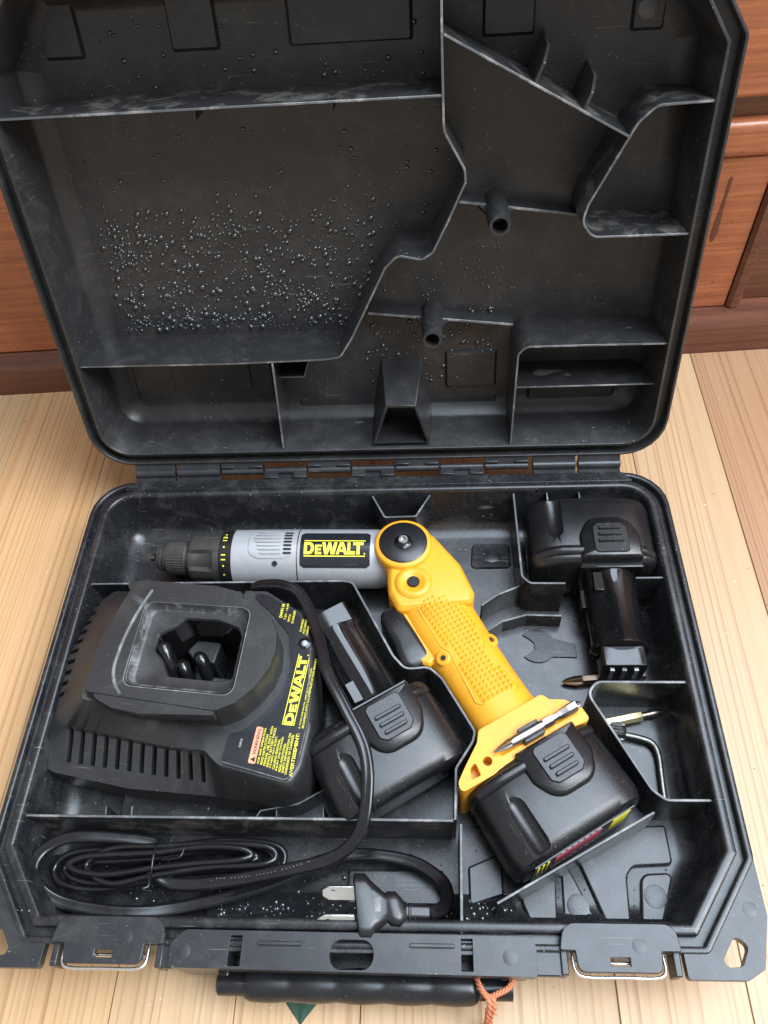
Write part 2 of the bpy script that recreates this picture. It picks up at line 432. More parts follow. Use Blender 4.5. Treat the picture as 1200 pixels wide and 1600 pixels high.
def logo(h, L):
    """the maker's heavy word mark between two thin rules: capital first letter, small second one"""
    arc = lambda cx, cy, rx, ry, n=8: [(cx+rx*math.sin(math.pi*i/n), cy-ry*math.cos(math.pi*i/n)) for i in range(n+1)]
    G = {'D': [(0, 0), (.5, 0)]+arc(.5, .5, .5, .5)[1:-1]+[(.5, 1), (0, 1), (0, .5), (.3, .5), (.3, .78)]+arc(.45, .5, .25, .28)[::-1]+[(.3, .22), (.3, .499), (0, .499)],
         'E': [(0, 0), (1, 0), (1, .24), (.36, .24), (.36, .4), (.9, .4), (.9, .61), (.36, .61), (.36, .76), (1, .76), (1, 1), (0, 1)],
         'W': [(.17, 0), (.40, 0), (.5, .48), (.60, 0), (.83, 0), (1, 1), (.80, 1), (.70, .38), (.58, 1), (.42, 1), (.30, .38), (.20, 1), (0, 1)],
         'A': [(0, 0), (.26, 0), (.32, .2), (.5, .2), (.5, .4), (.38, .4), (.5, .72), (.501, .72), (.62, .4), (.501, .4), (.501, .2), (.68, .2), (.74, 0), (1, 0), (.66, 1), (.34, 1)],
         'L': [(0, 0), (1, 0), (1, .25), (.36, .25), (.36, 1), (0, 1)],
         'T': [(.35, 0), (.65, 0), (.65, .75), (1, .75), (1, 1), (0, 1), (0, .75), (.35, .75)]}
    b = MB(); x = 0; u = h*.74; y0 = h*.13
    for ch, hh, x0, x1 in (('D', 1, 0, .165), ('E', .78, .18, .285), ('W', 1, .29, .535), ('A', 1, .515, .70), ('L', 1, .70, .825), ('T', 1, .79, .955)):
        k = len(b.v); P = G[ch]
        if ch == 'L': P = [(0, 0), (1, 0), (1, .25), (.36, .25), (.36, 1), (0, 1)]
        if ch == 'T': P = [(q*1.0, r) for q, r in P]
        if ch == 'W' or ch == 'A': pass
        z = .001 if ch in 'AT' else 0.
        b.v += [((x0+(x1-x0)*px)*L, y0+py*hh*u, z) for px, py in P]; b.face(range(k, k+len(P)))
    k = len(b.v); b.v += [(.965*L, y0, 0), (.985*L, y0, 0), (.985*L, y0+.09*h, 0), (.965*L, y0+.09*h, 0)]; b.face(range(k, k+4))
    for ya, yb in ((0, .06), (.94, 1)):
        k = len(b.v); b.v += [(0, ya*h, 0), (.985*L, ya*h, 0), (.985*L, yb*h, 0), (0, yb*h, 0)]; b.face(range(k, k+4))
    return b

# ================================================================== floor
floor = MB(); floor.box(-140, 140, -120, 120, -ZR-2.2, -ZR-.25)
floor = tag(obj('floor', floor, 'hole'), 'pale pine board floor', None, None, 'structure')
ZB[floor.name] = -ZR
seams = [-120, -112, -103, -94, -85, -76, -67, -58, -50, -41, -32.5, -23.8, -14, -7.05, -.1, 6.85, 13.8, 20.75, 27.7, 34.65, 41.6, 48.5, 55.5, 63, 71, 80, 89, 98, 107, 116]
tint = {27.7: (.68, .56, .52, 1), 34.65: (.86, .72, .60, 1), 20.75: (.90, .88, .88, 1), -23.8: (1.0, .93, .86, 1), -32.5: (1.04, .92, .80, 1), 13.8: (1.0, .95, .92, 1)}
for i in range(len(seams)-1):
    x0, x1 = seams[i]+.022, seams[i+1]-.022
    b = MB(); prof = [(x0, -ZR-.25), (x1, -ZR-.25), (x1, -ZR-.04), (x1-.04, -ZR), (x0+.04, -ZR), (x0, -ZR-.04)]
    b.loft([[(x, -118, z) for x, z in prof], [(x, 118, z) for x, z in prof]])
    p = obj('floorboard', b, 'pine', floor)
    k = .93+.12*random.random()
    p.color = tint.get(seams[i], (k, k*.985, k*.965, 1))

# ================================================================== cabinet behind the case
cab = thing('wooden_cabinet', 'orange brown varnished pine cabinet front with dark mouldings behind the open case', 'cabinet', 0, 16.14, -ZR, math.atan(.0454))
def cbox(name, x0, x1, y0, y1, z0, z1, mat, bv=.15):
    b = MB(); b.box(x0, x1, y0, y1, z0, z1); return obj(name, b, mat, cab, bevel=bv)
# plinth board with a rounded top
prof = [(3, -ZR), (-.05, -ZR), (-.05, -1.9), (.12, -1.55), (.55, -1.0), (.7, -.55), (3, -.5)]
b = MB(); b.loft([[(-130, y, z) for y, z in prof], [(130, y, z) for y, z in prof]]); obj('plinth', b, 'cabd', cab)
cbox('door_panel', -130, -14, .75, 3, -.5, 60, 'cab', .2)
cbox('rail', -13.9, 90, .75, 3, 13.2, 15.9, 'cab', .6)                     # rail with a rounded nose below the dark gap
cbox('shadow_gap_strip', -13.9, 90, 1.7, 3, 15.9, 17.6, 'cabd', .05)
cbox('upper_board', -13.9, 90, .8, 3, 17.6, 60, 'cab', .3)
cbox('frame_board', -13.9, 29.9, 1.1, 3, -.5, 13.2, 'cab', .12)
cbox('panel', 31.4, 88, 1.9, 3, -.5, 13.2, 'cabd', .1)
pr = [(0, 2.2), (0, 1.0), (.3, .72), (.8, .7), (1.15, 1.0), (1.3, 1.6), (1.5, 2.2)]
b = MB(); b.loft([[(29.95+dx, y, z) for dx, y in pr] for z in (-.45, 13.15)]); obj('moulding', b, 'cabd', cab)
b = MB()
b.loft([[(27.0+.28*math.cos(a)*k, 1.07-.02*abs(math.sin(k)), z+.2*math.sin(a)) for a in [i*math.pi/5 for i in range(10)]] for k, z in ((.5, 11.5), (.35, 10), (.7, 8.0), (.9, 6.8), (.4, 6.3))])
obj('varnish_drip', b, 'cabd', cab)

# ================================================================== the case
case = thing('tool_case', 'open black plastic tool case with moulded compartments and worn lid', 'tool case', 0, 0, -ZR)
ZF = -4.0      # tray floor
def prof_rings(poly, rad, prof, sg=6):
    rings = []
    for o, z in prof:
        pp = offset_poly(poly, o); rings.append([(x, y, z) for x, y in fillet(pp, [max(.15, r-o*.85) for r in rad], sg)])
    return rings
tray_poly = [(-17.75, -31.0), (17.75, -31.0), (21, -26.5), (21, 0), (-21, 0), (-21, -26.5)]
tray_rad = [.5, .5, .7, 2.9, 2.9, .7]
b = MB()
b.loft(prof_rings(tray_poly, tray_rad, [(1.5, -4.75), (1.1, -4.4), (.75, -1.3), (.7, -.75), (0.03, -.7), (0, -.05), (.05, 0), (.30, 0), (.36, -.06), (.38, -.5), (.82, -.5), (.84, .0), (.90, .06), (1.28, .06), (1.36, 0), (1.46, -.25), (1.78, -3.2), (2.0, -3.6), (2.5, -3.9), (3.0, ZF)]))
tray = obj('tray', b, 'case', case, smooth=50)
def tpart(name, mb, mat='case', parent=tray, **kw): return obj(name, mb, mat, parent, **kw)
# rear land that has no groove
b = MB(); b.prism(fillet([(-18.9, -.84), (18.9, -.84), (18.1, -.02), (-18.1, -.02)], .1), -.45, .045); tpart('rear_land', b, bevel=.04)
def divider(path, z1=-.3, t=.22, z0=ZF-.1, parent=tray, rad=0., mat='case', name='divider', seg=4):
    if rad: path = fillet(path, rad, seg, closed=False)
    b = MB(); b.wall(path, t, z0, z1, mtop=1); return obj(name, b, [mat, 'worn'], parent, bevel=.03, seg=1)
divider([(-19.75, -8.8), (-2.0, -8.8), (-1.25, -8.9), (1.6, -14.4), (2.4, -15.35), (3.9, -15.2), (4.7, -16.0), (6.6, -19.4), (6.45, -20.0), (5.4, -21.6), (5.27, -24.5)], rad=[0, .6, .6, 1, .8, .8, 1, .5, .5, .6, 0])
divider([(-20.0, -24.4), (5.16, -24.55)], mat='scuffed')
divider([(5.57, -24.75), (5.42, -30.2)], z1=-.1)
divider([(7.35, -28.7), (16.4, -23.95)], z1=-.6)
divider([(19.75, -16.3), (14.2, -16.25), (13.55, -17.0), (16.4, -22.8), (17.1, -23.38), (19.7, -23.38)], rad=.7)
divider([(10.2, -1.55), (10.25, -8.6), (10.75, -9.15), (13.1, -9.2)], rad=[0, .5, .4, 0])
divider([(17.75, -8.85), (20.0, -8.85)])
divider([(-.1, -1.55), (.85, -3.5), (3.1, -3.45), (4.15, -1.55)], rad=.25, name='clip')
divider([(7.5, -10.1), (8.6, -9.3), (10.2, -8.6)], z1=-1.6)
divider([(7.9, -11.5), (8.9, -10.8), (10.6, -10.3), (13.0, -10.4)], z1=-2.6, rad=.4)
for x in (12.6, 14.9): divider([(x, -1.5), (x, -2.4)], z1=-.35, t=.16)
for x in (-15.6, -14.0, -5.2, -2.4): divider([(x, -24.3), (x-.1, -23.3)], z1=-2.2, t=.16)
divider([(-6.6, -24.3), (-6.2, -23.6), (-4.0, -23.2), (-2.2, -22.2)], z1=-2.0, t=.16)
# relief pads on the tray floor
def pad(poly, h=.18, r=.4, z=ZF, parent=tray, mat='case', name='floor_pad', ch=.12):
    b = MB(); b.slab(fillet(poly, r), z-.05, z+h, ch); return obj(name, b, mat, parent)
pad([(7.0, -5.7), (10.0, -5.7), (10.0, -3.5), (7.2, -3.5)], .14)
pad([(-15.2, -23.7), (-9.2, -23.7), (-9.2, -22.0), (-15.2, -22.0)], .8, .2)
def pad2(poly, h, r=.3):
    b = MB(); b.prism(fillet(poly, r, 4), ZF-.05, ZF+h); return obj('floor_pad', b, 'case', tray, bevel=.13, seg=3)
pad2([(12.4, -26.0), (15.6, -23.9), (17.7, -23.8), (17.75, -26.0), (15.45, -26.12), (15.05, -26.6), (14.85, -29.7), (13.75, -29.7)], .3, [.2, .2, .2, .3, .5, .5, .2, .2])
pad2([(15.35, -29.7), (16.4, -29.7), (17.7, -26.4), (15.8, -26.5)], .3, [.2, .2, .3, .6])
pad2([(9.6, -29.7), (10.8, -29.7), (11.05, -26.25), (9.0, -27.1), (8.95, -28.1)], .3, .3)
pad2([(11.2, -29.7), (13.4, -29.7), (11.9, -26.4), (11.35, -26.3)], .16, .2)
pad2([(6.0, -28.3), (8.0, -27.7), (8.0, -25.4), (6.0, -26.2)], .2, .2)
pad2([(-1.0, -28.3), (4.6, -28.3), (4.6, -26.4), (-1.0, -26.4)], .25, .2)
for x, y in ((16.45, -27.7), (12.1, -28.2), (8.6, -4.6)):
    b = MB(); b.lathe([(-.02, .62), (.02, .62), (.03, .58), (.03, .0001)], (x, y, ZF+(.3 if x > 15 else .16 if y < -20 else .14)), (0, 0, 1), 24); tpart('ejector_mark', b)
# moulded spanner outline in the floor under the drill
b = MB(); sp2 = [(13.9, -12.9), (13.9, -11.9)] + circ(11.3, -12.0, 1.25, 14, R(25), R(140)) + [(10.75, -11.45), (11.1, -11.8), (11.1, -12.3), (10.75, -12.6)] + circ(11.3, -12.0, 1.25, 14, R(220), R(318))
b.prism(sp2, ZF-.05, ZF+.12); tpart('spanner_relief', b, bevel=.03)
# ramp behind the handle block
prof = [(-27.5, -4.05), (-28.3, -3.75), (-29.1, -3.2), (-29.8, -2.2), (-30.3, -.9), (-30.5, -.1), (-31.2, -.1), (-31.2, -4.05)]
b = MB(); b.loft([[(-9.0, y, z) for y, z in prof], [(8.6, y, z) for y, z in prof]]); tpart('front_ramp', b, smooth=60, bevel=.05)
# flat front flange pieces
def flange(poly, z0=-.62, z1=-.035, r=.15, name='front_flange', cuts=None, bv=.07, mat='flange'):
    b = MB(); b.prism(fillet(poly, r, 4), z0, z1); o = obj(name, b, mat, tray, bevel=bv)
    if cuts: boolean(o, cuts)
    return o
for s in (-1, 1):
    cut = MB(); cut.prism(fillet([(s*x, y) for x, y in ((19.15, -30.1), (19.75, -30.6), (19.25, -31.5), (18.5, -31.55), (18.35, -31.2))][::s], .3), -3, 3)
    pts = [(16.45, -30.75), (17.5, -30.75), (20.62, -26.55), (20.96, -26.0), (21.0, -29.2), (20.3, -31.6), (19.4, -32.1), (16.5, -32.1)]
    flange([(s*x, y) for x, y in pts][::-s], cuts=cut, name='corner_flange', r=.2)
    cx = .65
    b = MB(); b.lathe([(-.02, .36), (.008, .36), (.014, .33), (.014, .0001)], (s*20.2, -28.9, -.035), (0, 0, 1), 20); tpart('ejector_mark', b, 'flange')
flange([(-10.35, -32.0), (-9.4, -32.0), (-9.4, -30.9), (-10.35, -30.9)], z1=-.15)
flange([(9.0, -32.05), (10.5, -32.05), (10.5, -30.9), (9.0, -30.9)], z1=-.15)
# handle block with its slots
cut = MB(); cut.box(-6.55, -5.9, -31.9, -30.5, -4, 2); cut.box(5.35, 5.95, -31.95, -30.5, -4, 2)
cut.prism(rrect(-.2, -31.3, 2.25, 1.35, .6), -4, 2)
b = MB(); b.prism(fillet([(-9.6, -32.0), (9.1, -32.15), (9.15, -30.75), (8.8, -30.35), (-8.95, -30.25), (-9.65, -30.9)], [.15, .15, .4, .4, .5, .4]), -.75, .3)
blk = obj('handle_block', b, 'flange', tray, bevel=.1); boolean(blk, cut)
for x in (-3.9, 3.9):
    b = MB(); b.prism(rrect(x, -30.85, 2.3, .2, .09), .28, .45); tpart('raised_bar', b, 'flange', bevel=.04)
    b = MB(); b.prism(rrect(x, -29.95, 2.3, .2, .09), -1.9, -.75); tpart('raised_bar', b, bevel=.04)
for x in (-8.9, 7.8):
    b = MB(); b.lathe([(-.02, .36), (.008, .36), (.014, .33), (.014, .0001)], (x, -31.3, .3), (0, 0, 1), 20); tpart('ejector_mark', b, 'flange')
b = MB(); b.box(-9.3, 8.8, -32.0, -31.85, -3.0, -.8); tpart('front_wall', b, bevel=.05)
b = MB(); b.box(-9.3, 8.8, -31.84, -30.6, -3.3, -3.0); tpart('slot_dark_backing', b, bevel=.05)  # added plate under the block so its slots look dark inside

# latches
def latch(xc, lab):
    e = bpy.data.objects.new('latch', None); col.objects.link(e); e.parent = case; e.location = (0, 0, ZR*S); ZB[e.name] = 0
    def L(pts): return [(xc+x, y) for x, y in pts]
    b = MB()
    b.prism(fillet(L([(-3.0, -30.95), (-2.25, -30.95), (-2.15, -31.9), (1.95, -31.9), (2.0, -30.95), (3.0, -30.95), (2.85, -29.7), (-2.75, -29.7)]), [.1, .05, .35, .35, .05, .1, .9, .9]), .0, .38)
    o = obj('latch_plate', b, 'flange', e, bevel=.09)
    cut = MB(); cut.box(xc-.55, xc+.4, -31.62, -31.25, -2, 2); boolean(o, cut)
    b = MB(); b.lathe([(-.02, .36), (.008, .36), (.014, .33), (.014, .0001)], (xc+.95, -30.7, .38), (0, 0, 1), 20); obj('ejector_mark', b, 'flange', e)
    b = MB(); b.tube(spline([(xc-2.3, -30.7, -.25), (xc-2.35, -31.3, -.1), (xc-2.25, -31.85, .02), (xc-1.75, -32.08, .05), (xc, -32.08, .05), (xc+1.6, -32.08, .05), (xc+2.1, -31.85, .02), (xc+2.15, -31.3, -.1), (xc+2.1, -30.7, -.25)], 6), .085, 10); obj('wire_bail', b, 'wire', e)
    b = MB(); b.tube([(xc-2.4, -31.43, -.25), (xc+2.2, -31.43, -.25)], .09, 10); obj('hinge_pin', b, 'wire', e)
    for s in (-1, 1):
        b = MB(); b.box(xc+s*2.78-.18, xc+s*2.78+.18, -32.0, -30.9, -1.4, 0.02); obj('latch_cheek', b, 'flange', e, bevel=.06)
    b = MB(); b.box(xc-2.6, xc+2.6, -31.0, -30.8, -3.0, -.02); obj('latch_back', b, 'case', e, bevel=.05)
latch(-13.0, ''); latch(13.3, '')

# carrying handle
e = bpy.data.objects.new('carry_handle', None); col.objects.link(e); e.parent = case; e.location = (0, 0, ZR*S); ZB[e.name] = 0
hy, hz = -32.45, -2.2
pr = []
for i in range(61):
    x = -6.0+12.2*i/60; k = .76+.08*abs(math.sin(math.pi*(x+6)/2.45)); ed = min(x+6.0, 6.2-x)
    pr.append((x, k*(1 if ed > .25 else .85+.6*ed)))
b = MB(); b.lathe(pr, (0, hy, hz), (1, 0, 0), 28); obj('grip', b, 'rubber', e, smooth=60)
for x0, x1 in ((-7.5, -5.9), (6.1, 8.0)):
    b = MB(); b.lathe([(x0, .45), (x0+.1, .56), (x1, .56)], (0, hy, hz), (1, 0, 0), 24); obj('grip_end', b, 'rubber', e)
    xm = x0+.35 if x0 < 0 else x1-.35
    b = MB(); b.box(xm-.3, xm+.3, hy-.1, -30.9, hz-.45, hz+.45); obj('handle_arm', b, 'rubber', e, bevel=.12)

# ------------------------------------------------------------------ lid (own frame: x, v away from the hinge, w out of the opening)
A = R(13.9); HD = .78
lidp_poly = [(21, HD), (21, 27.28), (17.75, 31.9), (-17.75, 31.9), (-21, 27.28), (-21, HD)]
lid_rad = [2.9, .7, .5, .5, .7, 2.9]
b = MB(); WF = -4.3
b.loft(prof_rings(lidp_poly, lid_rad, [(1.5, -4.95), (1.0, -4.6), (.6, -1.2), (.3, -1.0), (0, -.9), (0, -.04), (.04, 0), (.16, 0), (.2, -.05), (.24, -.7), (.86, -.7), (.88, .04), (.92, .08), (1.06, .08), (1.1, .02), (1.45, -3.3), (1.6, -3.55), (2.35, -4.25), (2.7, WF)]))
lid = bpy.data.objects.new('lid', mesh_of(b, 'lid', ['lid'], 0, 50)); col.objects.link(lid); lid.parent = case
lid.location = (0, HD*S, ZR*S); lid.rotation_euler = (R(90)-A, 0, 0); ZB[lid.name] = 0
def lw(path, z1=-.05, rad=0., t=.2, z0=WF-.1, name='divider', seg=4, mat='lid'):
    return divider(path, z1, t, z0, lid, rad, mat, name, seg)
lw([(-20.0, 25.0), (5.2, 25.1)], mat='scuffed')
lw([(5.2, 31.0), (5.22, 28.2), (5.3, 23.3), (6.5, 21.2), (6.55, 20.5), (5.5, 18.2), (4.6, 16.4), (3.9, 15.95), (2.4, 16.3), (1.6, 15.5), (-.85, 10.8), (-1.75, 9.4), (-2.9, 9.25), (-9.3, 9.15), (-19.9, 9.25)], rad=[0, .3, 1.5, .6, .5, 1.5, .7, .6, .6, .8, 1, .6, .6, 3, 0])
blade = lw([(5.3, 28.0), (15.7, 22.5)], mat='scuffed')
for (x, v), (x2, v2) in (((10.2, 25.4), (10.95, 27.1)), ((12.95, 23.95), (13.6, 25.5))):
    b = MB(); dv = Vector((x2-x, v2-v)).normalized(); n = Vector((-dv.y, dv.x))*.09
    P0 = Vector((x, v)); P1 = Vector((x2, v2)); rings = []
    for P, zt in ((P0, -.1), (P0+(P1-P0)*.6, -.15), (P1, -1.2), (P1+(P1-P0)*.12, -4.35)):
        rings.append([((P+n).x, (P+n).y, WF-.05), ((P+n).x, (P+n).y, zt), ((P-n).x, (P-n).y, zt), ((P-n).x, (P-n).y, WF-.05)])
    b.loft(rings); obj('fin', b, 'lid', lid, bevel=.03)
lw([(19.95, 24.2), (16.9, 24.1), (16.0, 23.3), (13.75, 18.9), (13.5, 17.9), (14.2, 16.95), (19.95, 16.95)], rad=[0, .8, 1.5, 1.2, .7, .8, 0], mat='scuffed')
lw([(6.3, 18.4), (13.7, 17.3)], -3.0, t=.25)
lw([(.1, 11.1), (10.1, 9.9)], -3.0, t=.25)
lw([(20.0, 9.7), (10.7, 9.75), (10.2, 9.2), (10.05, 1.9)], rad=[0, .7, .5, 0])
lw([(10.2, 6.2), (19.9, 6.2)], -.8, t=.16)
lw([(-6.45, 9.1), (-6.62, 2.0)])
lw([(-6.5, 7.2), (-4.6, 7.2), (-4.0, 8.9)], -1.4, t=.16)
for x in (-9.0, -1.0):
    lw([(x, 24.9), (x-.1, 24.0)], -2.0, t=.14)
# clip: a box open toward the hinge
b = MB()
o_ = [(0.0, 2.0), (1.0, 6.3), (3.55, 6.25), (4.25, 2.0)]; i_ = [(1.1, 5.0), (3.2, 4.95)]
tp = [(.02, 2.2, -.1), (1.15, 5.45, -.1), (3.25, 5.4, -.1), (4.2, 2.2, -.1)]
bt = [(-.25, 2.0, WF), (.75, 7.0, WF), (3.75, 6.9, WF), (4.5, 2.0, WF)]
b.loft([bt, tp, [(.22, 2.2, -.15), (1.28, 5.2, -.15), (3.12, 5.15, -.15), (4.0, 2.2, -.15)], [(.1, 2.0, WF+.1), (1.1, 6.2, WF+.1), (3.4, 6.2, WF+.1), (4.2, 2.0, WF+.1)]], False, True)
obj('clip', b, 'lid', lid, bevel=.04, seg=1)
def boss(x, v):
    b = MB(); b.lathe([(WF-.1, .78), (-.15, .68), (0, .64), (0, .46), (-1.8, .42)], (x, v, 0), (0, 0, 1), 28, cap=True); o = obj('screw_boss', b, 'lid', lid)
    for s in (-1, 1):
        b = MB(); q = [(.55, WF), (1.25, WF), (1.15, WF+1.2), (.6, -1.6)]
        b.loft([[(x+s*k, v-.09-s*k*.13, z) for k, z in q], [(x+s*k, v+.09-s*k*.13, z) for k, z in q]]); obj('gusset', b, 'lid', lid)
boss(8.65, 17.9); boss(4.5, 10.5)
def lpad(x0, x1, v0, v1, h=.3): return pad([(x0, v0), (x1, v0), (x1, v1), (x0, v1)], h, .15, WF, lid, 'lid', 'raised_panel', .22)
lpad(-17.7, -15.4, 27.1, 31.2); lpad(-10.2, -7.4, 27.2, 31.2); lpad(-3.4, 3.7, 27.2, 31.2); lpad(7.6, 10.5, 27.1, 31.2); lpad(15.8, 17.6, 27.0, 29.6)
lpad(-18.2, -7.4, 3.9, 8.6, .12); lpad(-5.8, 9.4, 2.9, 3.6, .12); lpad(-15.2, -9.0, 4.6, 8.4, .2); lpad(5.4, 9.2, 4.4, 7.4, .22)
lpad(11.5, 18.0, 3.2, 4.3, .2)
b = MB(); b.lathe([(0, .55), (.06, .55), (.1, .48)], (16.6, 28.1, WF+.3), (0, 0, 1), 22); obj('worn_spot', b, 'worn', lid)

# hinge knuckles
edges = [-16.6, -13.45, -10.2]
def knuckle(x0, x1, yy=.78, r=.36):
    b = MB(); b.lathe([(x0+.03, r-.05), (x0+.07, r), (x1-.07, r), (x1-.03, r-.05)], (0, yy, ZR*0+.02), (1, 0, 0), 20)
    return obj('hinge_knuckle', b, 'flange', hinge)
hinge = bpy.data.objects.new('hinge', None); col.objects.link(hinge); hinge.parent = case; hinge.location = (0, 0, ZR*S); ZB[hinge.name] = 0
ks = [(-18.25, -15.1, 0), (-15.05, -11.65, 1)]
x = -11.6; t_ = 0
while x < 11.4:
    ks.append((x, x+3.25, t_ % 2)); x += 3.3; t_ += 1
ks += [(11.7, 14.9, 1), (15.0, 18.15, 0)]
for i, (x0, x1, side) in enumerate(ks):
    if i in (0, 1, len(ks)-2, len(ks)-1): knuckle(x0, x1)
    else:
        knuckle(x0, x1, r=.26)
        for xa in (x0+.02, x0+2.2):                                    # cheek tabs that leave small windows between them
            b = MB()
            if side: b.box(xa, xa+1.0, .05, .8, -.3, .12)
            else: b.box(xa, xa+1.0, .76, 1.25, -.12, .55)
            obj('hinge_tab', b, 'flange', hinge, bevel=.05)
    # leaf to the half that carries it
    b = MB()
    if side or i in (0, len(ks)-1): b.box(x0+.05, x1-.05, -.05, .6, -.55, -.12)
    if not side or i in (1, len(ks)-2): b.loft([[(xx, y, z) for y, z in ((.85, -.25), (1.35, .35), (1.1, .75), (.75, .2))] for xx in (x0+.05, x1-.05)])
    if b.v: obj('hinge_leaf', b, 'flange', hinge, bevel=.05)

# water drops on the inside of the lid and in the front of the tray
def drops(name, spots, label, par):
    b = MB()
    for (x, y, z, r) in spots:
        r *= 1.65; n = 10; h = r*.8
        b.loft([[(x+r*q*math.cos(2*math.pi*i/n), y+r*q*math.sin(2*math.pi*i/n), z+h*zz) for i in range(n)] for q, zz in ((1, -.05), (.95, .35), (.72, .72), (.35, .95))])
    if par is lid:
        M4 = Matrix.Translation((0, HD, 0)) @ Matrix.Rotation(R(90)-A, 4, 'X')
        b.move(lambda x, y, z: tuple(M4 @ Vector((x, y, z))))
    o = obj(name, b, 'water', None, smooth=80); tag(o, label, 'water drops', None, 'stuff'); return o
def scatter(n, x0, x1, v0, v1, r0, r1, z, bias=0., keep=lambda x, v: True):
    out = []; k = 0
    while len(out) < n and k < n*20:
        k += 1
        x = random.uniform(x0, x1); v = v0+(v1-v0)*random.random()**(1+bias)
        if keep(x, v): out.append((x, v, z, r0+(r1-r0)*random.random()**3))
    return out
def left_of_rib(x, v): return x < (v-10.6)*.52-.6 if v < 15.4 else x < 1.2
sp_ = scatter(760, -17.7, 1.0, 9.7, 18.4, .03, .135, WF, .22, left_of_rib)
cl = [(random.uniform(-17, -1), random.uniform(10.0, 17.0)) for _ in range(30)]
for cx, cy in cl:
    for _ in range(11):
        x, v = random.gauss(cx, .42), random.gauss(cy, .36)
        if v > 9.7 and left_of_rib(x, v): sp_.append((x, v, WF, random.uniform(.025, .1)))
sp_ += scatter(90, -17.8, -15.6, 10, 17.5, .03, .11, WF, .3)
sp_ += scatter(190, -17.4, 5, 16.5, 23, .025, .1, WF, .5)
sp_ += scatter(70, -16.5, 5, 16.5, 24, .02, .055, WF)
sp_ += scatter(260, -.4, 9.0, 4.2, 10.6, .03, .115, WF, 0., lambda x, v: x > (v-10.6)*.5+.2)
sp_ += scatter(90, 1.0, 9.6, 11.2, 15.6, .025, .075, WF)
sp_ += scatter(70, 8, 18, 10.5, 16.8, .02, .045, WF)
sp_ += scatter(200, -16.5, 4.5, 25.4, 28.8, .02, .1, WF)
sp_ += scatter(40, -17, -8, 3.4, 8.5, .03, .09, WF+.12)
sp_ += scatter(60, 7, 19, 18.5, 28.5, .015, .04, WF)
drops('water_drops', sp_, 'small clear water drops beaded over the inside of the black lid', lid)
sp2 = scatter(120, 6.2, 18.3, -30.2, -25.0, .02, .075, ZF+.12) + scatter(60, -18, 4.5, -29.6, -25.2, .03, .11, ZF)
def rampz(y):
    for (y0, z0), (y1, z1) in zip(prof2, prof2[1:]):
        if y1 <= y <= y0: return z0+(z1-z0)*(y-y0)/(y1-y0)
    return ZF
prof2 = [(-27.5, -4.05), (-28.3, -3.75), (-29.1, -3.2), (-29.8, -2.2), (-30.3, -.9), (-30.5, -.1)]
for _ in range(130):
    x = random.uniform(-8.6, 5.2) if random.random() < .75 else random.uniform(5.6, 8.3); y = random.gauss(-28.6, .35)
    if y > -29.6 and y < -27.6: sp2.append((x, y, rampz(y)+.01, .03+.07*random.random()**2))
drops('water_drops', sp2, 'small clear water drops scattered over the tray front near the plug', tray)

# ================================================================== charger
CHA = R(-6)
ch = thing('battery_charger', 'dark grey battery charger with yellow lettering and coiled power cord', 'charger', -11, -16.5, -3.9, CHA)
NP = 240; cc = (0.3, .8)
base_poly = fillet([(-9.3, -3.9), (-8.0, -5.95), (-2.5, -6.45), (6.9, -6.25), (8.35, -5.6), (8.75, -3.8), (8.2, 0), (7.35, 3.9), (6.2, 6.0), (3.5, 7.3), (-7.6, 6.7), (-9.0, 5.4), (-9.6, 1.3)], 1.3, 4)
deck_poly = fillet([(-8.0, -2.9), (-7.2, -3.5), (2.2, -4.35), (3.2, -5.1), (7.55, -5.75), (8.05, -4.6), (8.2, -2.2), (7.45, 2.9), (6.2, 5.3), (3.5, 6.7), (-7.2, 6.1), (-8.1, 5.0), (-8.6, 1.3)], .5, 4)
coll_poly = fillet([(-5.25, -2.35), (2.95, -2.75), (4.05, -2.15), (4.95, -1.1), (5.55, .1), (5.75, 1.3), (5.55, 2.6), (4.9, 3.6), (4.0, 4.3), (2.9, 4.78), (-4.6, 4.85), (-5.35, 1.4)], .35, 4)
def pr_(poly, z, sc=1., c=cc):
    out = []
    for x, y in polar(poly, c, NP):
        x2, y2 = c[0]+(x-c[0])*sc, c[1]+(y-c[1])*sc
        out.append((x2, y2, z(x2, y2) if callable(z) else z))
    return out
def zdeck(x, y): return .88 if x > 2.2 else (.88-.6*min(1, (2.2-x)/3))
def zcol(x, y): return .86 if x > -1 else .86+1.6*min(1, (-1-x)/3.5)
b = MB()
b.loft([pr_(base_poly, -3.9, .95), pr_(base_poly, -3.65, .985), pr_(base_poly, -1.6, 1.), pr_(base_poly, -1.1, .993),
        pr_(deck_poly, lambda x, y: zdeck(x, y)-.35, 1.015), pr_(deck_poly, lambda x, y: zdeck(x, y)-.1, 1.), pr_(deck_poly, zdeck, .985),
        pr_(coll_poly, zcol, 1.06), pr_(coll_poly, zcol, .8), ])
body = obj('body', b, 'charger', ch, smooth=35)
cut = MB()
for i in range(12):
    x = -6.75+.79*i
    q = MB(); q.prism([(x-.15, -3.45-.085*i), (x+.03, -5.35-.03*i), (x+.33, -5.35-.03*i), (x+.15, -3.45-.085*i)], -1.7, 2.0); cut = merge(cut, q)
for i in range(10):
    y = 4.9-.72*i
    q = MB(); q.box(-11, -7.75, y-.15, y+.15, -1.2, 1.2); cut = merge(cut, q)
for i in range(12):
    x = -6+.72*i
    q = MB(); q.box(x-.15, x+.15, 6.0, 9, -1.5, 1.6); cut = merge(cut, q)
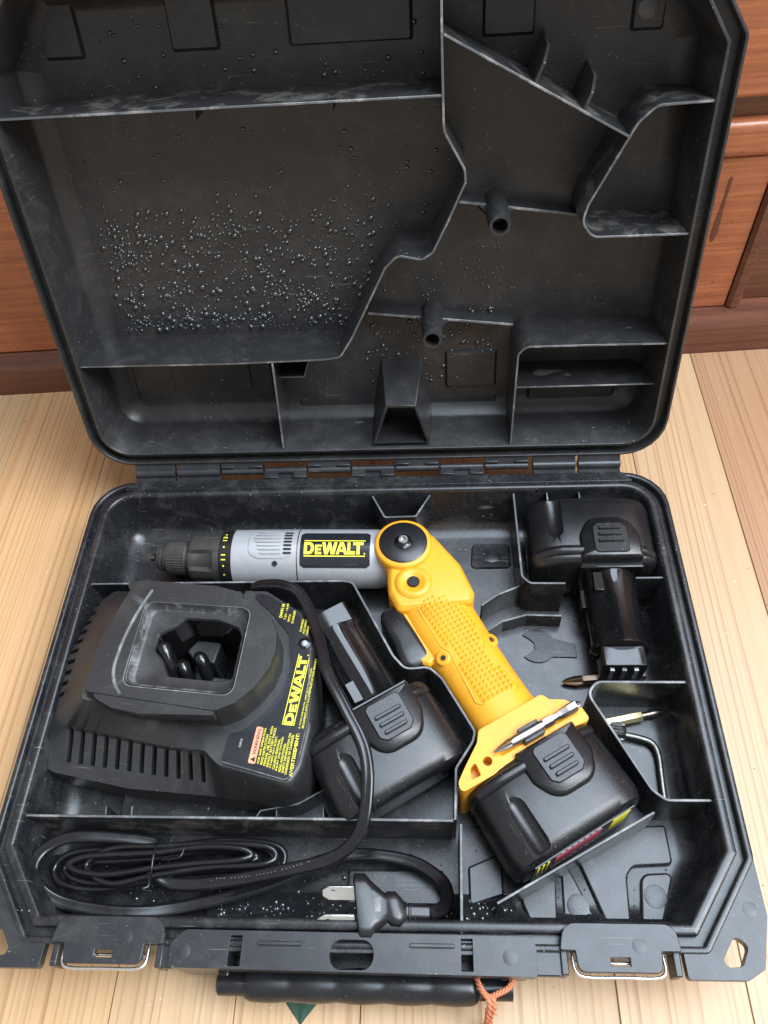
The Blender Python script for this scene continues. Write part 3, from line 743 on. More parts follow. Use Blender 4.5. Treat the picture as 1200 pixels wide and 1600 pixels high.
HOLE = [(-1.95, .95), (-2.0, 1.95), (-1.25, 2.5), (-.6, 3.25), (1.5, 3.3), (2.9, 2.9), (3.4, 2.05), (3.6, .4), (3.2, -.5), (2.5, -.68), (-.6, -.68), (-1.2, .3)]
q = MB(); q.loft([pr_(HOLE, z, 1.12, (.75, 1.35)) for z in (-2.7, 2.9)]); cut = merge(cut, q)
boolean(body, cut)
b = MB(); c2 = (.75, 1.35)
hole = [(-1.95, .95), (-2.0, 1.95), (-1.25, 2.5), (-.6, 3.25), (1.5, 3.3), (2.9, 2.9), (3.4, 2.05), (3.6, .4), (3.2, -.5), (2.5, -.68), (-.6, -.68), (-1.2, .3)]
rec = fillet([(-2.95, -1.65), (3.65, -1.65), (3.5, 4.0), (-3.15, 3.85)], .6, 4)
hole = fillet(hole, .3, 3)
b.loft([pr_(coll_poly, .6, 1.0, c2), pr_(coll_poly, 3.0, 1.0, c2), pr_(coll_poly, 3.2, .985, c2), pr_(rec, 3.2, 1.02, c2), pr_(rec, 3.1, .99, c2), pr_(rec, 2.72, .955, c2), pr_(rec, 2.68, .93, c2),
        pr_(hole, 2.68, 1.03, c2), pr_(hole, 2.6, 1., c2), pr_(hole, 2.3, .995, c2)], False, False)
collar = obj('socket_collar', b, 'charger', ch, smooth=38)
b = MB(); b.loft([pr_(hole, 2.45, 1.06, c2), pr_(hole, 2.45, .99, c2), pr_(hole, -2.6, .9, c2)], False, True); obj('socket_well', b, 'gloss', collar, smooth=38)
# dusty line of the recess and of the curved groove
b = MB(); b.loft([pr_(rec, 3.205, 1.035, c2), pr_(rec, 3.215, 1.02, c2)], False, False); 
obj('recess_rim', b, 'dusty', collar)
b = MB(); b.loft([pr_(rec, 3.19, 1.004, c2), pr_(rec, 3.1, .985, c2), pr_(rec, 2.74, .953, c2), pr_(rec, 2.69, .90, c2)], False, False); obj('recess_wall', b, 'recess', collar, smooth=60)
b = MB(); b.tube(spline([(-3.1, 4.75, 3.2), (-3.55, 3.2, 3.2), (-3.85, 1.2, 3.2), (-3.85, -.6, 3.2), (-3.5, -1.6, 3.2), (-2.9, -2.3, 3.2)], 6), .11, 8); obj('groove_ridge', b, 'dusty', collar)
for nm, q in (('guide_rail', [(-4.75, -2.3), (2.85, -2.34), (2.92, -2.95), (-1.5, -3.35), (-3.3, -3.1), (-4.3, -2.7)]), ('guide_rail', [(-5.0, 5.2), (-4.6, 4.65), (2.75, 4.7), (2.75, 5.15), (1, 5.5), (-3.9, 5.5)])):
    b = MB(); q = q if nm and q[0][1] < 0 else q
    b.slab(fillet(q, .12), 2.35, 3.12, .08); obj(nm, b, 'charger', ch)
# contact fingers inside the socket
for pts, r in (([(-1.75, 1.6, 2.35), (-1.45, 1.1, 2.2), (-1.05, .35, 1.5), (-.75, -.2, .6), (-.6, -.3, -.6)], .46), ([(-.55, .9, 1.7), (-.2, .3, 1.45), (.1, -.1, .6), (.1, -.2, -.6)], .42), ([(.3, 1.5, 1.6), (.75, 1.0, 1.35), (1.0, .5, .5), (1.0, .4, -.6)], .44)):
    P = spline(pts, 6); b = MB(); b.tube(P, r, 14, scale=[min(1, .35+.2*i) for i in range(len(P))]); obj('socket_finger', b, 'gloss', collar, smooth=60)
b = MB(); b.box(1.2, 3.3, -.45, .5, -1.2, .4); obj('socket_step', b, 'charger', collar, bevel=.08)
b = MB(); b.prism(fillet([(-.9, 2.2), (-.2, 1.5), (1.1, 1.5), (1.2, 3.0), (-.4, 3.0)], .2, 3), -2.5, .2); obj('socket_step', b, 'charger', collar, bevel=.1)
# printed panel on the deck
pan = fillet([(3.35, -4.95), (7.4, -5.55), (7.9, -4.4), (8.0, -2.2), (7.3, 2.8), (6.1, 5.1), (3.6, 6.4), (2.6, 6.3), (4.4, 4.9), (5.7, 3.6), (6.25, 1.4), (6.0, -.3), (5.2, -1.7), (4.2, -2.9), (3.4, -3.2)], .25, 3)
b = MB(); b.prism(pan, .9, .97); lab = obj('printed_panel', b, 'label', ch, label='black panel printed with yellow safety lettering')
b = MB(); b.sweep([(x, y, .965) for x, y in fillet([(3.4, -4.85), (7.35, -5.5), (7.82, -4.4), (7.92, -2.2), (7.22, 2.8)], .3, 3, False)], circ(0, 0, .035, 5)); obj('panel_ridge', b, 'dusty', lab)
def vtext(body, x, y, h, L, mat='ylabel', bold=.0, skew=0., z=.985, mb=None):
    """lettering that reads along +y with letter tops toward -x"""
    t = mb or text_mb(body, h, L, bold)
    t.move(lambda a, c, d: (x-c+skew*a, y+a, z+d)); obj('lettering', t, mat, lab, smooth=0)
vtext('', 7.18, -2.3, .74, 4.7, mb=logo(.74, 4.7), skew=.03)
lines = ['FOR SAFE OPERATION,', 'READ INSTRUCTION', 'MANUAL. USE ONLY WITH', 'DEWALT BATTERY PACKS.', 'OTHERS MAY BURST,', 'CAUSING PERSONAL', 'INJURY AND DAMAGE.', 'READ ADDITIONAL', 'SAFETY INFORMATION ON', 'UNDERSIDE OF CHARGER.']
for i, l in enumerate(lines):
    vtext(l, 5.60+.19*i, -4.72-.05*i, .14, .112*len(l), bold=.012)
vtext('AVERTISSEMENT:', 7.64, -5.28, .2, 2.55, bold=.02, skew=-.01)
vtext('\u00c0 TITRE PR\u00c9VENTIF, LIRE LE GUIDE, UTILISER', 7.58, -2.45, .12, 3.9, bold=.01, skew=.01)
vtext('SEULEMENT AVEC DES ENSEMBLES DE PILES DEWALT', 7.78, -2.4, .12, 4.5, bold=.01, skew=0)
for i, (l, L) in enumerate((('DW9118', 1.0), ('7.2V - 14.4V', 1.2), ('NiCd', .5), ('CHARGER', .95))): vtext(l, 5.0+.27*i, 4.75-.12*i, .2 if i == 0 else .15, L, bold=.02 if i == 0 else .01)
for i, (l, L) in enumerate((('CHARGING', .9), ('PACK CHARGED', 1.0), ('CHARGER', .7))): vtext(l, 6.45+.22*i, 3.85-.1*i, .13, L, bold=.01)
b = MB(); b.prism(fillet([(4.92, -4.75), (5.36, -4.78), (5.4, -2.6), (4.98, -2.55)], .1, 3), .96, .98); obj('warning_badge', b, 'orangelabel', lab)
vtext('WARNING', 5.28, -4.25, .2, 1.55, 'label', .02, z=.987)
b = MB(); b.prism([(5.29, -4.68), (5.29, -4.36), (5.02, -4.52)], .975, .987); obj('warning_triangle', b, 'label', lab)
vtext('C3A-2', 4.3, -3.9, .13, .5, 'whiteprint')
b = MB(); b.lathe([(-.1, .36), (.03, .4), (.06, .34)], (6.8, 3.1, .97), (0, 0, 1), 24); obj('led_bezel', b, 'gloss', lab)
b = MB(); b.lathe([(0, .22), (.08, .21), (.16, .14), (.19, .03)], (6.82, 3.05, 1.0), (0, 0, 1), 20); obj('led', b, 'led', lab)

# power cord and plug (coordinates of the tray, brought into the charger's frame)
def to_ch(mb):
    c, s = math.cos(-CHA), math.sin(-CHA)
    return mb.move(lambda x, y, z: ((x+11)*c-(y+16.5)*s, (x+11)*s+(y+16.5)*c, z))
def twin(r, d, n=9):
    pts = []
    for i in range(n+1): a = math.pi*.62*(2*i/n-1); pts.append((d+r*math.cos(a), r*math.sin(a)))
    for i in range(n+1): a = math.pi+math.pi*.62*(2*i/n-1); pts.append((-d+r*math.cos(a), r*math.sin(a)))
    return pts
sec = twin(.19, .18); sec90 = [(-q, p) for p, q in twin(.175, .15)]
path = [(-7.9, -9.6, .3), (-7.2, -9.75, .9), (-5.7, -9.95, 1.15), (-4.45, -10.7, 1.1), (-3.3, -13.0, 1.1), (-2.35, -16.1, 1.25), (-1.05, -18.6, 1.25), (.12, -20.9, 1.1), (.38, -23.05, .75), (-.05, -25.3, .0), (-1.6, -26.4, -1.0), (-4.55, -27.0, -1.6), (-7.8, -27.5, -2.0), (-10.7, -27.6, -2.3), (-12.3, -26.9, -2.0)]
b = MB(); b.sweep(spline(path, 10), sec)
p2 = [(-12.2, -26.0, -2.6), (-12.6, -25.3, -2.6), (-16.8, -25.15, -1.9), (-18.5, -25.85, -1.7), (-18.95, -26.9, -1.6), (-18.3, -28.0, -1.7), (-16.6, -28.75, -2.1), (-13.2, -29.05, -2.6), (-9.7, -28.55, -3.1), (-5.4, -27.35, -3.0), (-2.6, -26.2, -2.9), (-.3, -25.8, -2.9), (2.6, -26.15, -2.8), (4.3, -27.1, -2.5), (4.75, -28.0, -2.0), (4.5, -28.8, -1.35), (3.7, -29.2, -.75)]
b.sweep(spline(p2, 10), sec)
for k, (xl, xr, hm, hl, hr, zc) in enumerate(((-18.2, -4.6, .92, 1.12, .95, -2.75), (-17.5, -5.3, .60, .78, .66, -2.62), (-16.7, -6.2, .27, .42, .36, -2.5), (-16.0, -5.0, .80, .95, .62, -2.0), (-17.0, -6.4, .42, .52, .40, -1.85))):
    mid = -12.0; yl = -26.78+(.05 if k > 2 else 0); yr = -26.1; ym = -26.5
    j_ = lambda: random.uniform(-.05, .05)
    pts = [(mid, ym+hm, zc+.1), (mid+(xr-mid)*.5, yr+hr+j_(), zc+j_()), (xr-.75, yr+hr*.8, zc), (xr, yr, zc-.1), (xr-.75, yr-hr*.8, zc), (mid+(xr-mid)*.45, yr-hr-.08+j_(), zc+j_()), (mid, ym-hm, zc+.1),
           (mid+(xl-mid)*.5, yl-hl+j_(), zc), (xl+.8, yl-hl*.75, zc), (xl, yl, zc-.1), (xl+.8, yl+hl*.75, zc), (mid+(xl-mid)*.5, yl+hl+j_(), zc)]
    b.sweep(spline(pts, 8, True), sec90, loop=True)
cord = obj('power_cord', to_ch(b), 'cord', ch, smooth=60)
b = MB(); pts = [(-12.05+.12*math.sin(a), -26.5+1.22*math.cos(a), -2.3+1.0*math.sin(a)) for a in [i*2*math.pi/20 for i in range(20)]]
b.tube(pts, .075, 8, loop=True, upv=(1, 0, 0)); b.tube(spline([(-12.0, -27.4, -1.4), (-11.9, -27.9, -1.3), (-12.2, -28.1, -1.2), (-11.6, -28.2, -1.25)], 5), .09, 8); b.tube(spline([(-11.3, -26.6, -.95), (-10.3, -26.5, -.85), (-10.1, -26.0, -.9)], 5), .06, 8)
obj('cord_tie', to_ch(b), 'cord', ch, smooth=60)
# printing on the vinyl is a dotted pale line
b = MB()
for k in range(26):
    t = k/26; x = -8.2+5.4*t; y = -27.44+.9*t*t+.02; z = -1.62+.5*t
    if k % 7 in (3,): continue
    b.box(x, x+.07, y-.012, y+.02, z, z+.02)
obj('cord_print', to_ch(b), 'dusty', ch, smooth=0)
b = MB()
ring = lambda x, wy, wz, yc=-29.05, zc=-.25: [(x, yc+p, zc+q) for p, q in rrect(0, 0, wy, wz, min(wy, wz)*.35, 4)]
b.loft([ring(-.35, 2.9, 1.5, -29.0), ring(-.25, 3.2, 1.75, -29.0), ring(.3, 3.2, 1.75, -29.0), ring(.6, 2.5, 1.65, -29.0), ring(1.25, 1.45, 1.35, -29.05), ring(1.4, 1.7, 1.4, -29.08), ring(1.85, 1.75, 1.4, -29.1), ring(2.1, 1.25, 1.2, -29.15), ring(2.3, .9, .9, -29.2)])
b.move(lambda x, y, z: (x+.25+(y+29)*-.14, y+(x)*-.02, z))
plug = obj('plug', to_ch(b), 'rubber', ch, smooth=50)
b = MB()
for k in range(5):
    x = 2.4+.26*k; b.loft([[(x+dx, y, z) for y, z in [(-29.2-.02*k+p, -.3-.1*k+q) for p, q in rrect(0, 0, .95-.04*k, .85-.04*k, .3, 4)]] for dx in (0, .17)])
b.loft([[(x, -29.2+p*1, -.3-.12*(x-2.4)+q) for p, q in rrect(0, 0, .7, .6, .2, 4)] for x in (2.2, 3.8)])
obj('strain_relief', to_ch(b), 'rubber', plug, bevel=.04)
b = MB(); b.box(.75, 1.25, -29.35, -28.6, .48, .56); obj('grip_dots', to_ch(b), 'dusty', plug, bevel=.03)
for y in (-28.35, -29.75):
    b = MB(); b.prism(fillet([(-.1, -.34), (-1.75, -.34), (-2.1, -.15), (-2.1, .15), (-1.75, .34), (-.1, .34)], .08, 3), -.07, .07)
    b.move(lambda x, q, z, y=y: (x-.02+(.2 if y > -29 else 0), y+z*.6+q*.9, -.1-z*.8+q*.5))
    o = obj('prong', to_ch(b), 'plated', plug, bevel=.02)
    b = MB(); b.lathe([(0, .14), (.03, .14), (.035, .1)], (-1.55+(.2 if y > -29 else 0), y+.12, -.05), (0, .87, .5), 12); obj('prong_hole_shade', to_ch(b), 'hole', plug)  # flat dark disc paints in the shade of the blade hole

# ================================================================== battery packs
def base_label(t):
    b = MB(); b.box(2.72, 2.78, -4.3, 2.3, -1.5, 1.7); lb = obj('base_label', b, 'label', t)
    b = MB(); b.box(2.77, 2.8, -2.9, .2, -.7, 1.2); obj('label_stripe', b, 'redlabel', lb)
    b = MB(); b.box(2.77, 2.8, .9, 2.1, -.7, 1.4); obj('label_stripe', b, 'ylabel', lb)
    b = MB()
    for k in range(7): b.box(2.77, 2.8, -2.6+.4*k, -2.35+.4*k, 1.28, 1.5); b.box(2.77, 2.8, -2.6+.4*k, -2.4+.4*k, -1.15, -.9)
    obj('label_print', b, 'greylabel', lb)
    b = MB()
    for k in range(3): b.box(2.77, 2.8, -4.1+.32*k, -3.95+.32*k, -.9, 1.3)
    obj('label_stripe', b, 'ylabel', lb)
def battery(x, y, z, rz, flip, label, with_stem=True, tilt=0., base_print=False):
    t = thing('battery_pack', label, 'battery', x, y, z, 0, 'black stem battery packs')
    t.rotation_euler = (math.pi if flip else 0, tilt, rz)
    t.rotation_mode = 'XYZ'
    ZB[t.name] = 0
    def sect(xx, k, ins=0.):
        # D-shaped outline across the pack
        out = []; hw, hh = 4.35-ins, 2.45-ins
        for i in range(64):
            a = 2*math.pi*i/64; c_, s_ = math.cos(a), math.sin(a); e = 3.6
            out.append((xx, -1.0+hw*math.copysign(abs(c_)**(2/e), c_), hh*math.copysign(abs(s_)**(2/e), s_)))
        return out
    b = MB()
    b.loft([sect(-2.75, 1, .55), sect(-2.6, 1, .25), sect(-2.35, 1, .1), sect(-1.9, 1, .0), sect(-1.75, 1, .12), sect(-1.5, 1, .06), sect(1.9, 1, .0), sect(2.45, 1, .16), sect(2.68, 1, .5), sect(2.75, 1, .9)])
    o = obj('body', b, 'batt', t, smooth=55)
    for s in (1, -1):
        # U-shaped collar and release tab
        def up_(mb): return mb.move(lambda x, y, z: (x, y, z*s))
        U = fillet([(-2.7, -2.0), (-.8, -2.0), (.62, -1.3), (.62, 1.3), (-.8, 2.0), (-2.7, 2.0)], [.1, .9, 1.2, 1.2, .9, .1], 5)
        b = MB(); b.slab(U, 1.9, 2.72, .22); obj('latch_collar', up_(b), 'batt', t, smooth=50)
        b = MB(); b.slab(fillet([(-2.4, -1.15), (-.4, -1.15), (-.05, -.8), (-.05, .8), (-.4, 1.15), (-2.4, 1.15)], .3, 4), 2.6, 2.84, .06); tab = obj('release_tab', up_(b), 'batt', t)
        for k in range(3):
            b = MB(); b.loft([[(-1.5+.5*k+p, q, zz) for p, q in rrect(0, 0, .26-in_, 1.75-.12*k-in_, .1, 3)] for zz, in_ in ((2.8, 0), (2.95, .02), (3.0, .12))]); obj('ridge', up_(b), 'batt', tab)
        b = MB(); b.tube([(-1.95, -4.75, 1.55), (-1.95, -4.2, 2.05), (-1.95, -3.2, 2.3), (-1.95, 1.2, 2.3), (-1.95, 2.2, 2.05), (-1.95, 2.75, 1.55)], .38, 14, upv=(1, 0, 0)); obj('shoulder_bead', up_(b), 'batt', t, smooth=60)
        b = MB(); b.slab(rrect(-2.25, 0, .3, 1.9, .05), 2.6, 2.8, .04); obj('tab_slot_shade', up_(b), 'hole', tab)  # dark slab on the tab, its colour standing in for a shaded slot
    cut = MB()
    for s in (1, -1):
        q2 = MB(); q2.lathe([(-1.0, .02), (-.85, .35), (-.55, .56), (-.25, .64), (2.25, .64), (2.4, .55)], (0, -3.55, 2.62*s), (1, 0, 0), 24); cut = merge(cut, q2)
    boolean(o, cut)
    if base_print: base_label(t)
    if not with_stem: return t
    def st_(xx, r, fl=.0):
        return [(xx, r*math.cos(a)*(1.0), max(-1.55, min(1.55, r*math.sin(a)*.93))) for a in [i*2*math.pi/40 for i in range(40)]]
    b = MB(); b.box(-3.05, -2.6, -2.1, 2.1, -1.9, 1.9); obj('shoulder_plate', b, 'gloss', t, bevel=.1)
    def lobed(xx, r):
        out = []
        for i in range(48):
            a = i*2*math.pi/48; rr = r*(1-.10*max(0, math.cos(2*(a-R(62))))**6)
            out.append((xx, rr*math.cos(a), rr*math.sin(a)*.95))
        return out
    b = MB(); b.loft([lobed(-3.0, 1.86), lobed(-3.3, 1.80), lobed(-7.9, 1.72), lobed(-8.15, 1.86), lobed(-8.35, 1.86), lobed(-8.45, 1.6)]); stem = obj('stem', b, 'gloss', t, smooth=45)
    b = MB(); b.loft([[(xx, y, z) for y, z in rrect(0, .1, 2.75, 2.3, .18, 3)] for xx in (-8.3, -9.75)]); tip = obj('terminal_block', b, 'gloss', t, bevel=.06)
    for yy in (-.75, 0, .75):
        b = MB(); b.box(-9.85, -9.55, yy-.13, yy+.13, -.5, .75); obj('terminal', b, 'plated' if yy else 'steel', tip)
    for s in (1, -1):
        for yy in (-1.0,):
            b = MB(); b.box(-4.6, -3.2, yy-.32, yy+.32, 1.25*s-.35, 1.25*s+.42); obj('stem_key', b, 'gloss', stem, bevel=.05)
    b = MB(); b.box(-5.2, -2.9, -2.05, -1.75, -.3, .3); obj('stem_rib', b, 'gloss', stem, bevel=.05)
    return t
da = R(-59.96); dd = Vector((math.cos(da), math.sin(da))); dn = Vector((-dd.y, dd.x)); PV = Vector((2.25, -6.45))
def DS(s, t): return PV+dd*s+dn*t
c3 = DS(18.72, .2)
battery(c3.x, c3.y, -1.6+ZR-ZR, da, False, 'black battery pack fitted in the yellow drill foot', False, base_print=True)
battery(16.2, -5.35, -1.55, R(90), True, 'black battery pack whose stem points at the phillips bit tip')
M0 = Vector((3.1, -19.2)); c2_ = M0+dd*.05+dn*(-1.25)
battery(c2_.x, c2_.y, -1.6, R(-59.5), False, 'black battery pack under the hanging cord between charger and drill', tilt=R(7))

# ================================================================== drill
dr = thing('cordless_drill', 'yellow and silver grey pivoting cordless drill with black chuck', 'drill', PV.x, PV.y, -4.0)
def dobj(name, mb, mat, parent=None, **kw):
    mb.rotz(da); return obj(name, mb, mat, parent or dr, **kw)
ZC = -1.65
def sup(s, t0, t1, hz, zc=ZC, n=40, e=2.6):
    out = []; c = (t0+t1)/2; h = (t1-t0)/2
    for i in range(n):
        a = 2*math.pi*i/n; ca, sa = math.cos(a), math.sin(a)
        out.append((s, c+h*math.copysign(abs(ca)**(2/e), ca), zc+hz*math.copysign(abs(sa)**(2/e), sa)))
    return out
b = MB(); b.loft([sup(2.2, -2.0, 2.3, 1.9), sup(4.0, -2.75, 2.2, 2.0), sup(6.0, -2.8, 2.0, 2.05), sup(8.2, -2.75, 1.85, 2.05), sup(11, -2.65, 1.75, 2.05), sup(13.0, -2.65, 1.75, 2.05), sup(13.5, -2.7, 1.8, 2.08), sup(14.3, -3.0, 2.1, 2.12)])
grip = dobj('handle', b, 'yellow', smooth=60)
head = fillet([(-1.75, -.9), (-1.0, -1.65), (1.1, -1.85), (1.85, -2.3), (2.7, -2.7), (4.2, -2.8), (5.0, -1.0), (5.9, 1.0), (6.15, 1.7), (5.6, 2.25), (3.2, 2.62), (.3, 2.3), (-1.0, 1.75), (-1.85, .6)], [.7, .6, .3, .3, .4, .5, .5, .5, .4, .5, 2, 1, .8, .7], 5)
b = MB(); b.slab(head, -3.7, .42, .32); dobj('pivot_yoke', b, 'yellow', smooth=55, bevel=.08)
b = MB(); b.lathe([(.2, 2.02), (.62, 1.98), (.75, 1.88), (.78, 1.7)], (0, 0, 0), (0, 0, 1), 48); dobj('pivot_ring', b, 'yellow', smooth=50)
b = MB(); b.lathe([(.5, 1.66), (.84, 1.66), (.9, 1.57), (.9, .62), (.83, .55)], (0, 0, 0), (0, 0, 1), 48); disc = dobj('pivot_disc', b, 'rubber')
b = MB(); b.lathe([(.7, .68), (.98, .58), (1.02, .4), (1.08, .34)], (.05, 0, 0), (0, 0, 1), 24); dobj('washer', b, 'gloss', disc)
b = MB(); b.lathe([(.9, .36), (1.2, .36), (1.28, .31), (1.28, .19), (1.1, .18)], (.05, 0, 0), (0, 0, 1), 18); dobj('pivot_bolt', b, 'steel', disc)
b = MB(); b.lathe([(.2, 1.35), (.55, 1.2), (.66, 1.0), (.66, .72), (.5, .6)], (2.95, -.9, 0), (0, 0, 1), 36); dobj('lock_boss', b, 'yellow', smooth=60)
b = MB(); b.lathe([(.3, .42), (.6, .42), (.66, .36), (.66, .0001)], (2.95, -.9, 0), (0, 0, 1), 24); dobj('lock_button', b, 'rubber')
# knurled grip patch: one part with many small pyramids
def ztop(s, t):
    t0, t1 = -2.7, 1.8; c = (t0+t1)/2; h = (t1-t0)/2; k = min(.999, abs((t-c)/h))
    return ZC+2.05*(1-k**2.6)**(1/2.6)
b = MB(); st_ = .335
pad_poly = fillet([(4.2, -1.25), (4.45, .75), (5.6, 1.3), (8.2, 1.2), (9.2, .62), (12.3, 1.15), (12.65, .85), (12.45, -1.5), (12.1, -1.8), (8.4, -1.45), (7.8, -1.7), (4.8, -1.6)], .3, 3)
def inside(p, poly):
    r = False; n = len(poly)
    for i in range(n):
        (x1, y1), (x2, y2) = poly[i], poly[(i+1) % n]
        if (y1 > p[1]) != (y2 > p[1]) and p[0] < (x2-x1)*(p[1]-y1)/(y2-y1)+x1: r = not r
    return r
i = 4.2
while i < 12.8:
    j = -2.0
    while j < 1.6:
        if inside((i, j), pad_poly) and all(inside((i+dx*.2, j+dy*.2), pad_poly) for dx, dy in ((1, 0), (-1, 0), (0, 1), (0, -1))):
            h = .155; q = [(i-h, j-h), (i+h, j-h), (i+h, j+h), (i-h, j+h)]; k = len(b.v)
            b.v += [(s, t, ztop(s, t)-.01) for s, t in q] + [(i+(s-i)*.25, j+(t-j)*.25, ztop(s, t)+.1) for s, t in q]
            for a in range(4): b.face((k+a, k+(a+1) % 4, k+4+(a+1) % 4, k+4+a))
            b.face((k+4, k+5, k+6, k+7))
        j += st_
    i += st_
dobj('grip_pyramids', b, 'yellow', smooth=0)['kind'] = 'stuff'
b = MB(); b.sweep([(s, t, ztop(s, t)+.0) for s, t in pad_poly], circ(0, 0, .05, 6), loop=True); dobj('grip_border', b, 'yellow')
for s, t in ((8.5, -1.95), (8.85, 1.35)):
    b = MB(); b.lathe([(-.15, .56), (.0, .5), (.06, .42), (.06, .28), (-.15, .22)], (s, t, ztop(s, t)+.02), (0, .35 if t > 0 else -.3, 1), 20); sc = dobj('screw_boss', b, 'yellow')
    b = MB(); b.lathe([(-.02, .17), (.03, .17)], (s, t, ztop(s, t)+.02), (0, .3 if t > 0 else -.3, 1), 16); dobj('screw_hole_shade', b, 'hole', sc)  # dark disc painted as the shade down the screw hole
b = MB(); b.slab(fillet([(3.4, -2.2), (3.4, -2.8), (8.0, -3.2), (8.35, -2.85), (8.3, -2.2)], .15), -3.2, -.25, .2); dobj('trigger_guard', b, 'yellow', bevel=.05)
def trg(s, tout, hz): return [(s, (tout-2.3)/2+p, ZC+.1+q) for p, q in rrect(0, 0, abs(tout+2.3), hz*2, .5, 5)]
b = MB(); b.loft([trg(3.25, -3.3, .9), trg(3.45, -3.75, 1.25), trg(3.9, -4.0, 1.4), trg(5.0, -4.1, 1.42), trg(6.0, -4.12, 1.42), trg(6.6, -4.3, 1.4), trg(7.4, -4.38, 1.38), trg(7.9, -4.1, 1.25), trg(8.15, -3.5, .9)]); dobj('trigger', b, 'rubber', smooth=60)
# foot
ft = fillet([(13.7, -2.7), (14.3, -3.2), (15.15, -4.55), (15.7, -5.35), (16.3, -5.5), (16.35, -1.6), (16.8, -1.45), (16.85, 1.75), (16.25, 1.9), (16.45, 3.3), (15.6, 3.3), (14.7, 2.75), (14.2, 1.95), (13.7, 1.75)], [.3, .3, .3, .4, .3, .05, .1, .1, .05, .25, .3, .3, .3, .3], 3)
b = MB(); b.prism(ft, -3.95, .62); foot = dobj('foot', b, 'yellow', bevel=.22, seg=3)
cut = MB(); cut.prism(fillet([(15.35, -4.3), (15.95, -4.65), (16.0, -4.0), (15.2, -3.9)], .1), -.2, 2); cut.lathe([(-.5, .27), (2, .27)], (15.5, -3.25, 0), (0, 0, 1), 20)
cut.sweep([(15.4, -2.4, .85), (15.4, 2.9, .85)], circ(0, 0, .36, 16)); cut.rotz(da); boolean(foot, cut)
for t0, t1 in ((-.9, .45),):
    for ds in (-.36, .36):
        b = MB(); b.box(15.4+ds-.1, 15.4+ds+.1, t0, t1, .35, 1.12); dobj('bit_clip', b, 'rubber', foot, bevel=.04)

# motor housing along its own axis (tray frame, relative to the pivot)
mo = Vector((-12.0, -5.85, ZC-.1)); mdir = Vector((1, -.024, 0)).normalized()
def mobj(name, prof, mat, n=40, mod=None, parent=None, smooth=40, **kw):
    b = MB(); b.lathe([(s, r) for s, r in prof], mo, mdir, n, mod=mod); b.move(lambda x, y, z: (x-PV.x, y-PV.y, z)); return obj(name, b, mat, parent or dr, smooth=smooth, **kw)
housing = mobj('motor_housing', [(2.05, 1.9), (2.15, 2.06), (6.8, 2.12), (12.4, 2.12), (13.6, 1.9), (14.2, 1.3)], 'silver', 56)
mobj('number_ring', [(1.2, 1.88), (1.28, 1.96), (2.0, 1.98), (2.08, 1.9)], 'rubber', 48)
mobj('clutch_collar', [(-1.35, 1.05), (-1.2, 1.5), (-1.05, 1.66), (-.9, 1.72), (-.7, 1.74), (-.4, 1.77), (-.1, 1.8), (.2, 1.82), (.45, 1.84), (.65, 1.86), (.75, 1.87), (1.22, 1.88)], 'greyrubber', 140,
     mod=lambda s, a: 1-.15*(min(1, 2.2*max(0, math.cos(3.5*a)))*(max(0, math.sin(math.pi*(s+1.15)/1.85))**.5) if -1.15 < s < .7 else 0), smooth=30)
mobj('chuck_sleeve', [(-3.75, .62), (-3.65, .88), (-3.4, .98), (-3.36, .9), (-3.22, .9), (-3.18, 1.02), (-3.1, 1.08), (-3.06, 1.0), (-2.96, 1.0), (-2.9, 1.14), (-1.5, 1.26), (-1.3, 1.15)], 'greyrubber', 80, mod=lambda s, a: 1+(.03 if round(a*80/(2*math.pi)) % 2 else 0) if -2.95 < s < -1.4 else 1, smooth=20)
mobj('chuck_nose', [(-4.35, .10), (-4.3, .24), (-4.0, .28), (-3.85, .5), (-3.6, .65)], 'darksteel', 20)
def curved(mb, s0, th0, r, name, mat, parent, dirn=1):
    """wrap a flat mesh (a along the axis, c round it, d outward) on the housing; th measured from straight up toward the front"""
    side = Vector((0, 0, 1)).cross(mdir); side = Vector((mdir.y, -mdir.x, 0))      # points to the front (-y)
    def f(a, c, d):
        th = th0-c/r; p = mo+mdir*(s0+a)+(Vector((0, 0, 1))*math.cos(th)+side*math.sin(th))*(r+d); return (p.x-PV.x, p.y-PV.y, p.z)
    mb.move(f); return obj(name, mb, mat, parent, smooth=50)
def curved_panel(a0, a1, c0, c1, h, rr=.2, n=10):
    b = MB(); P = rrect((a0+a1)/2, (c0+c1)/2, a1-a0, c1-c0, rr, 4)
    # split in strips so that it can bend
    cs = [c0+(c1-c0)*i/n for i in range(n+1)]
    rows = []
    for c in cs:
        e = max(0, rr-min(c-c0, c1-c)); ins = rr-math.sqrt(max(0, rr*rr-e*e)); rows.append((a0+ins, a1-ins, c))
    for i in range(n):
        (p0, p1, c), (q0, q1, e) = rows[i], rows[i+1]; k = len(b.v)
        b.v += [(p0, c, h), (p1, c, h), (q1, e, h), (q0, e, h)]; b.face((k, k+1, k+2, k+3))
    per = [(r[0], r[2]) for r in rows]+[(r[1], r[2]) for r in rows[::-1]]
    k = len(b.v); n2 = len(per); b.v += [(x, y, h) for x, y in per]+[(x, y, -.05) for x, y in per]
    for i in range(n2): j = (i+1) % n2; b.face((k+i, k+j, k+n2+j, k+n2+i))
    return b
nl = curved(curved_panel(7.05, 11.95, -1.55, 1.2, .03, .25, 14), 0, R(8), 2.12, 'name_plate', 'label', dr)
t = logo(1.22, 4.35); t.move(lambda a, c, d: (a, c-.72, d)); curved(t, 7.34, R(10), 2.205, 'lettering', 'ylabel', nl)
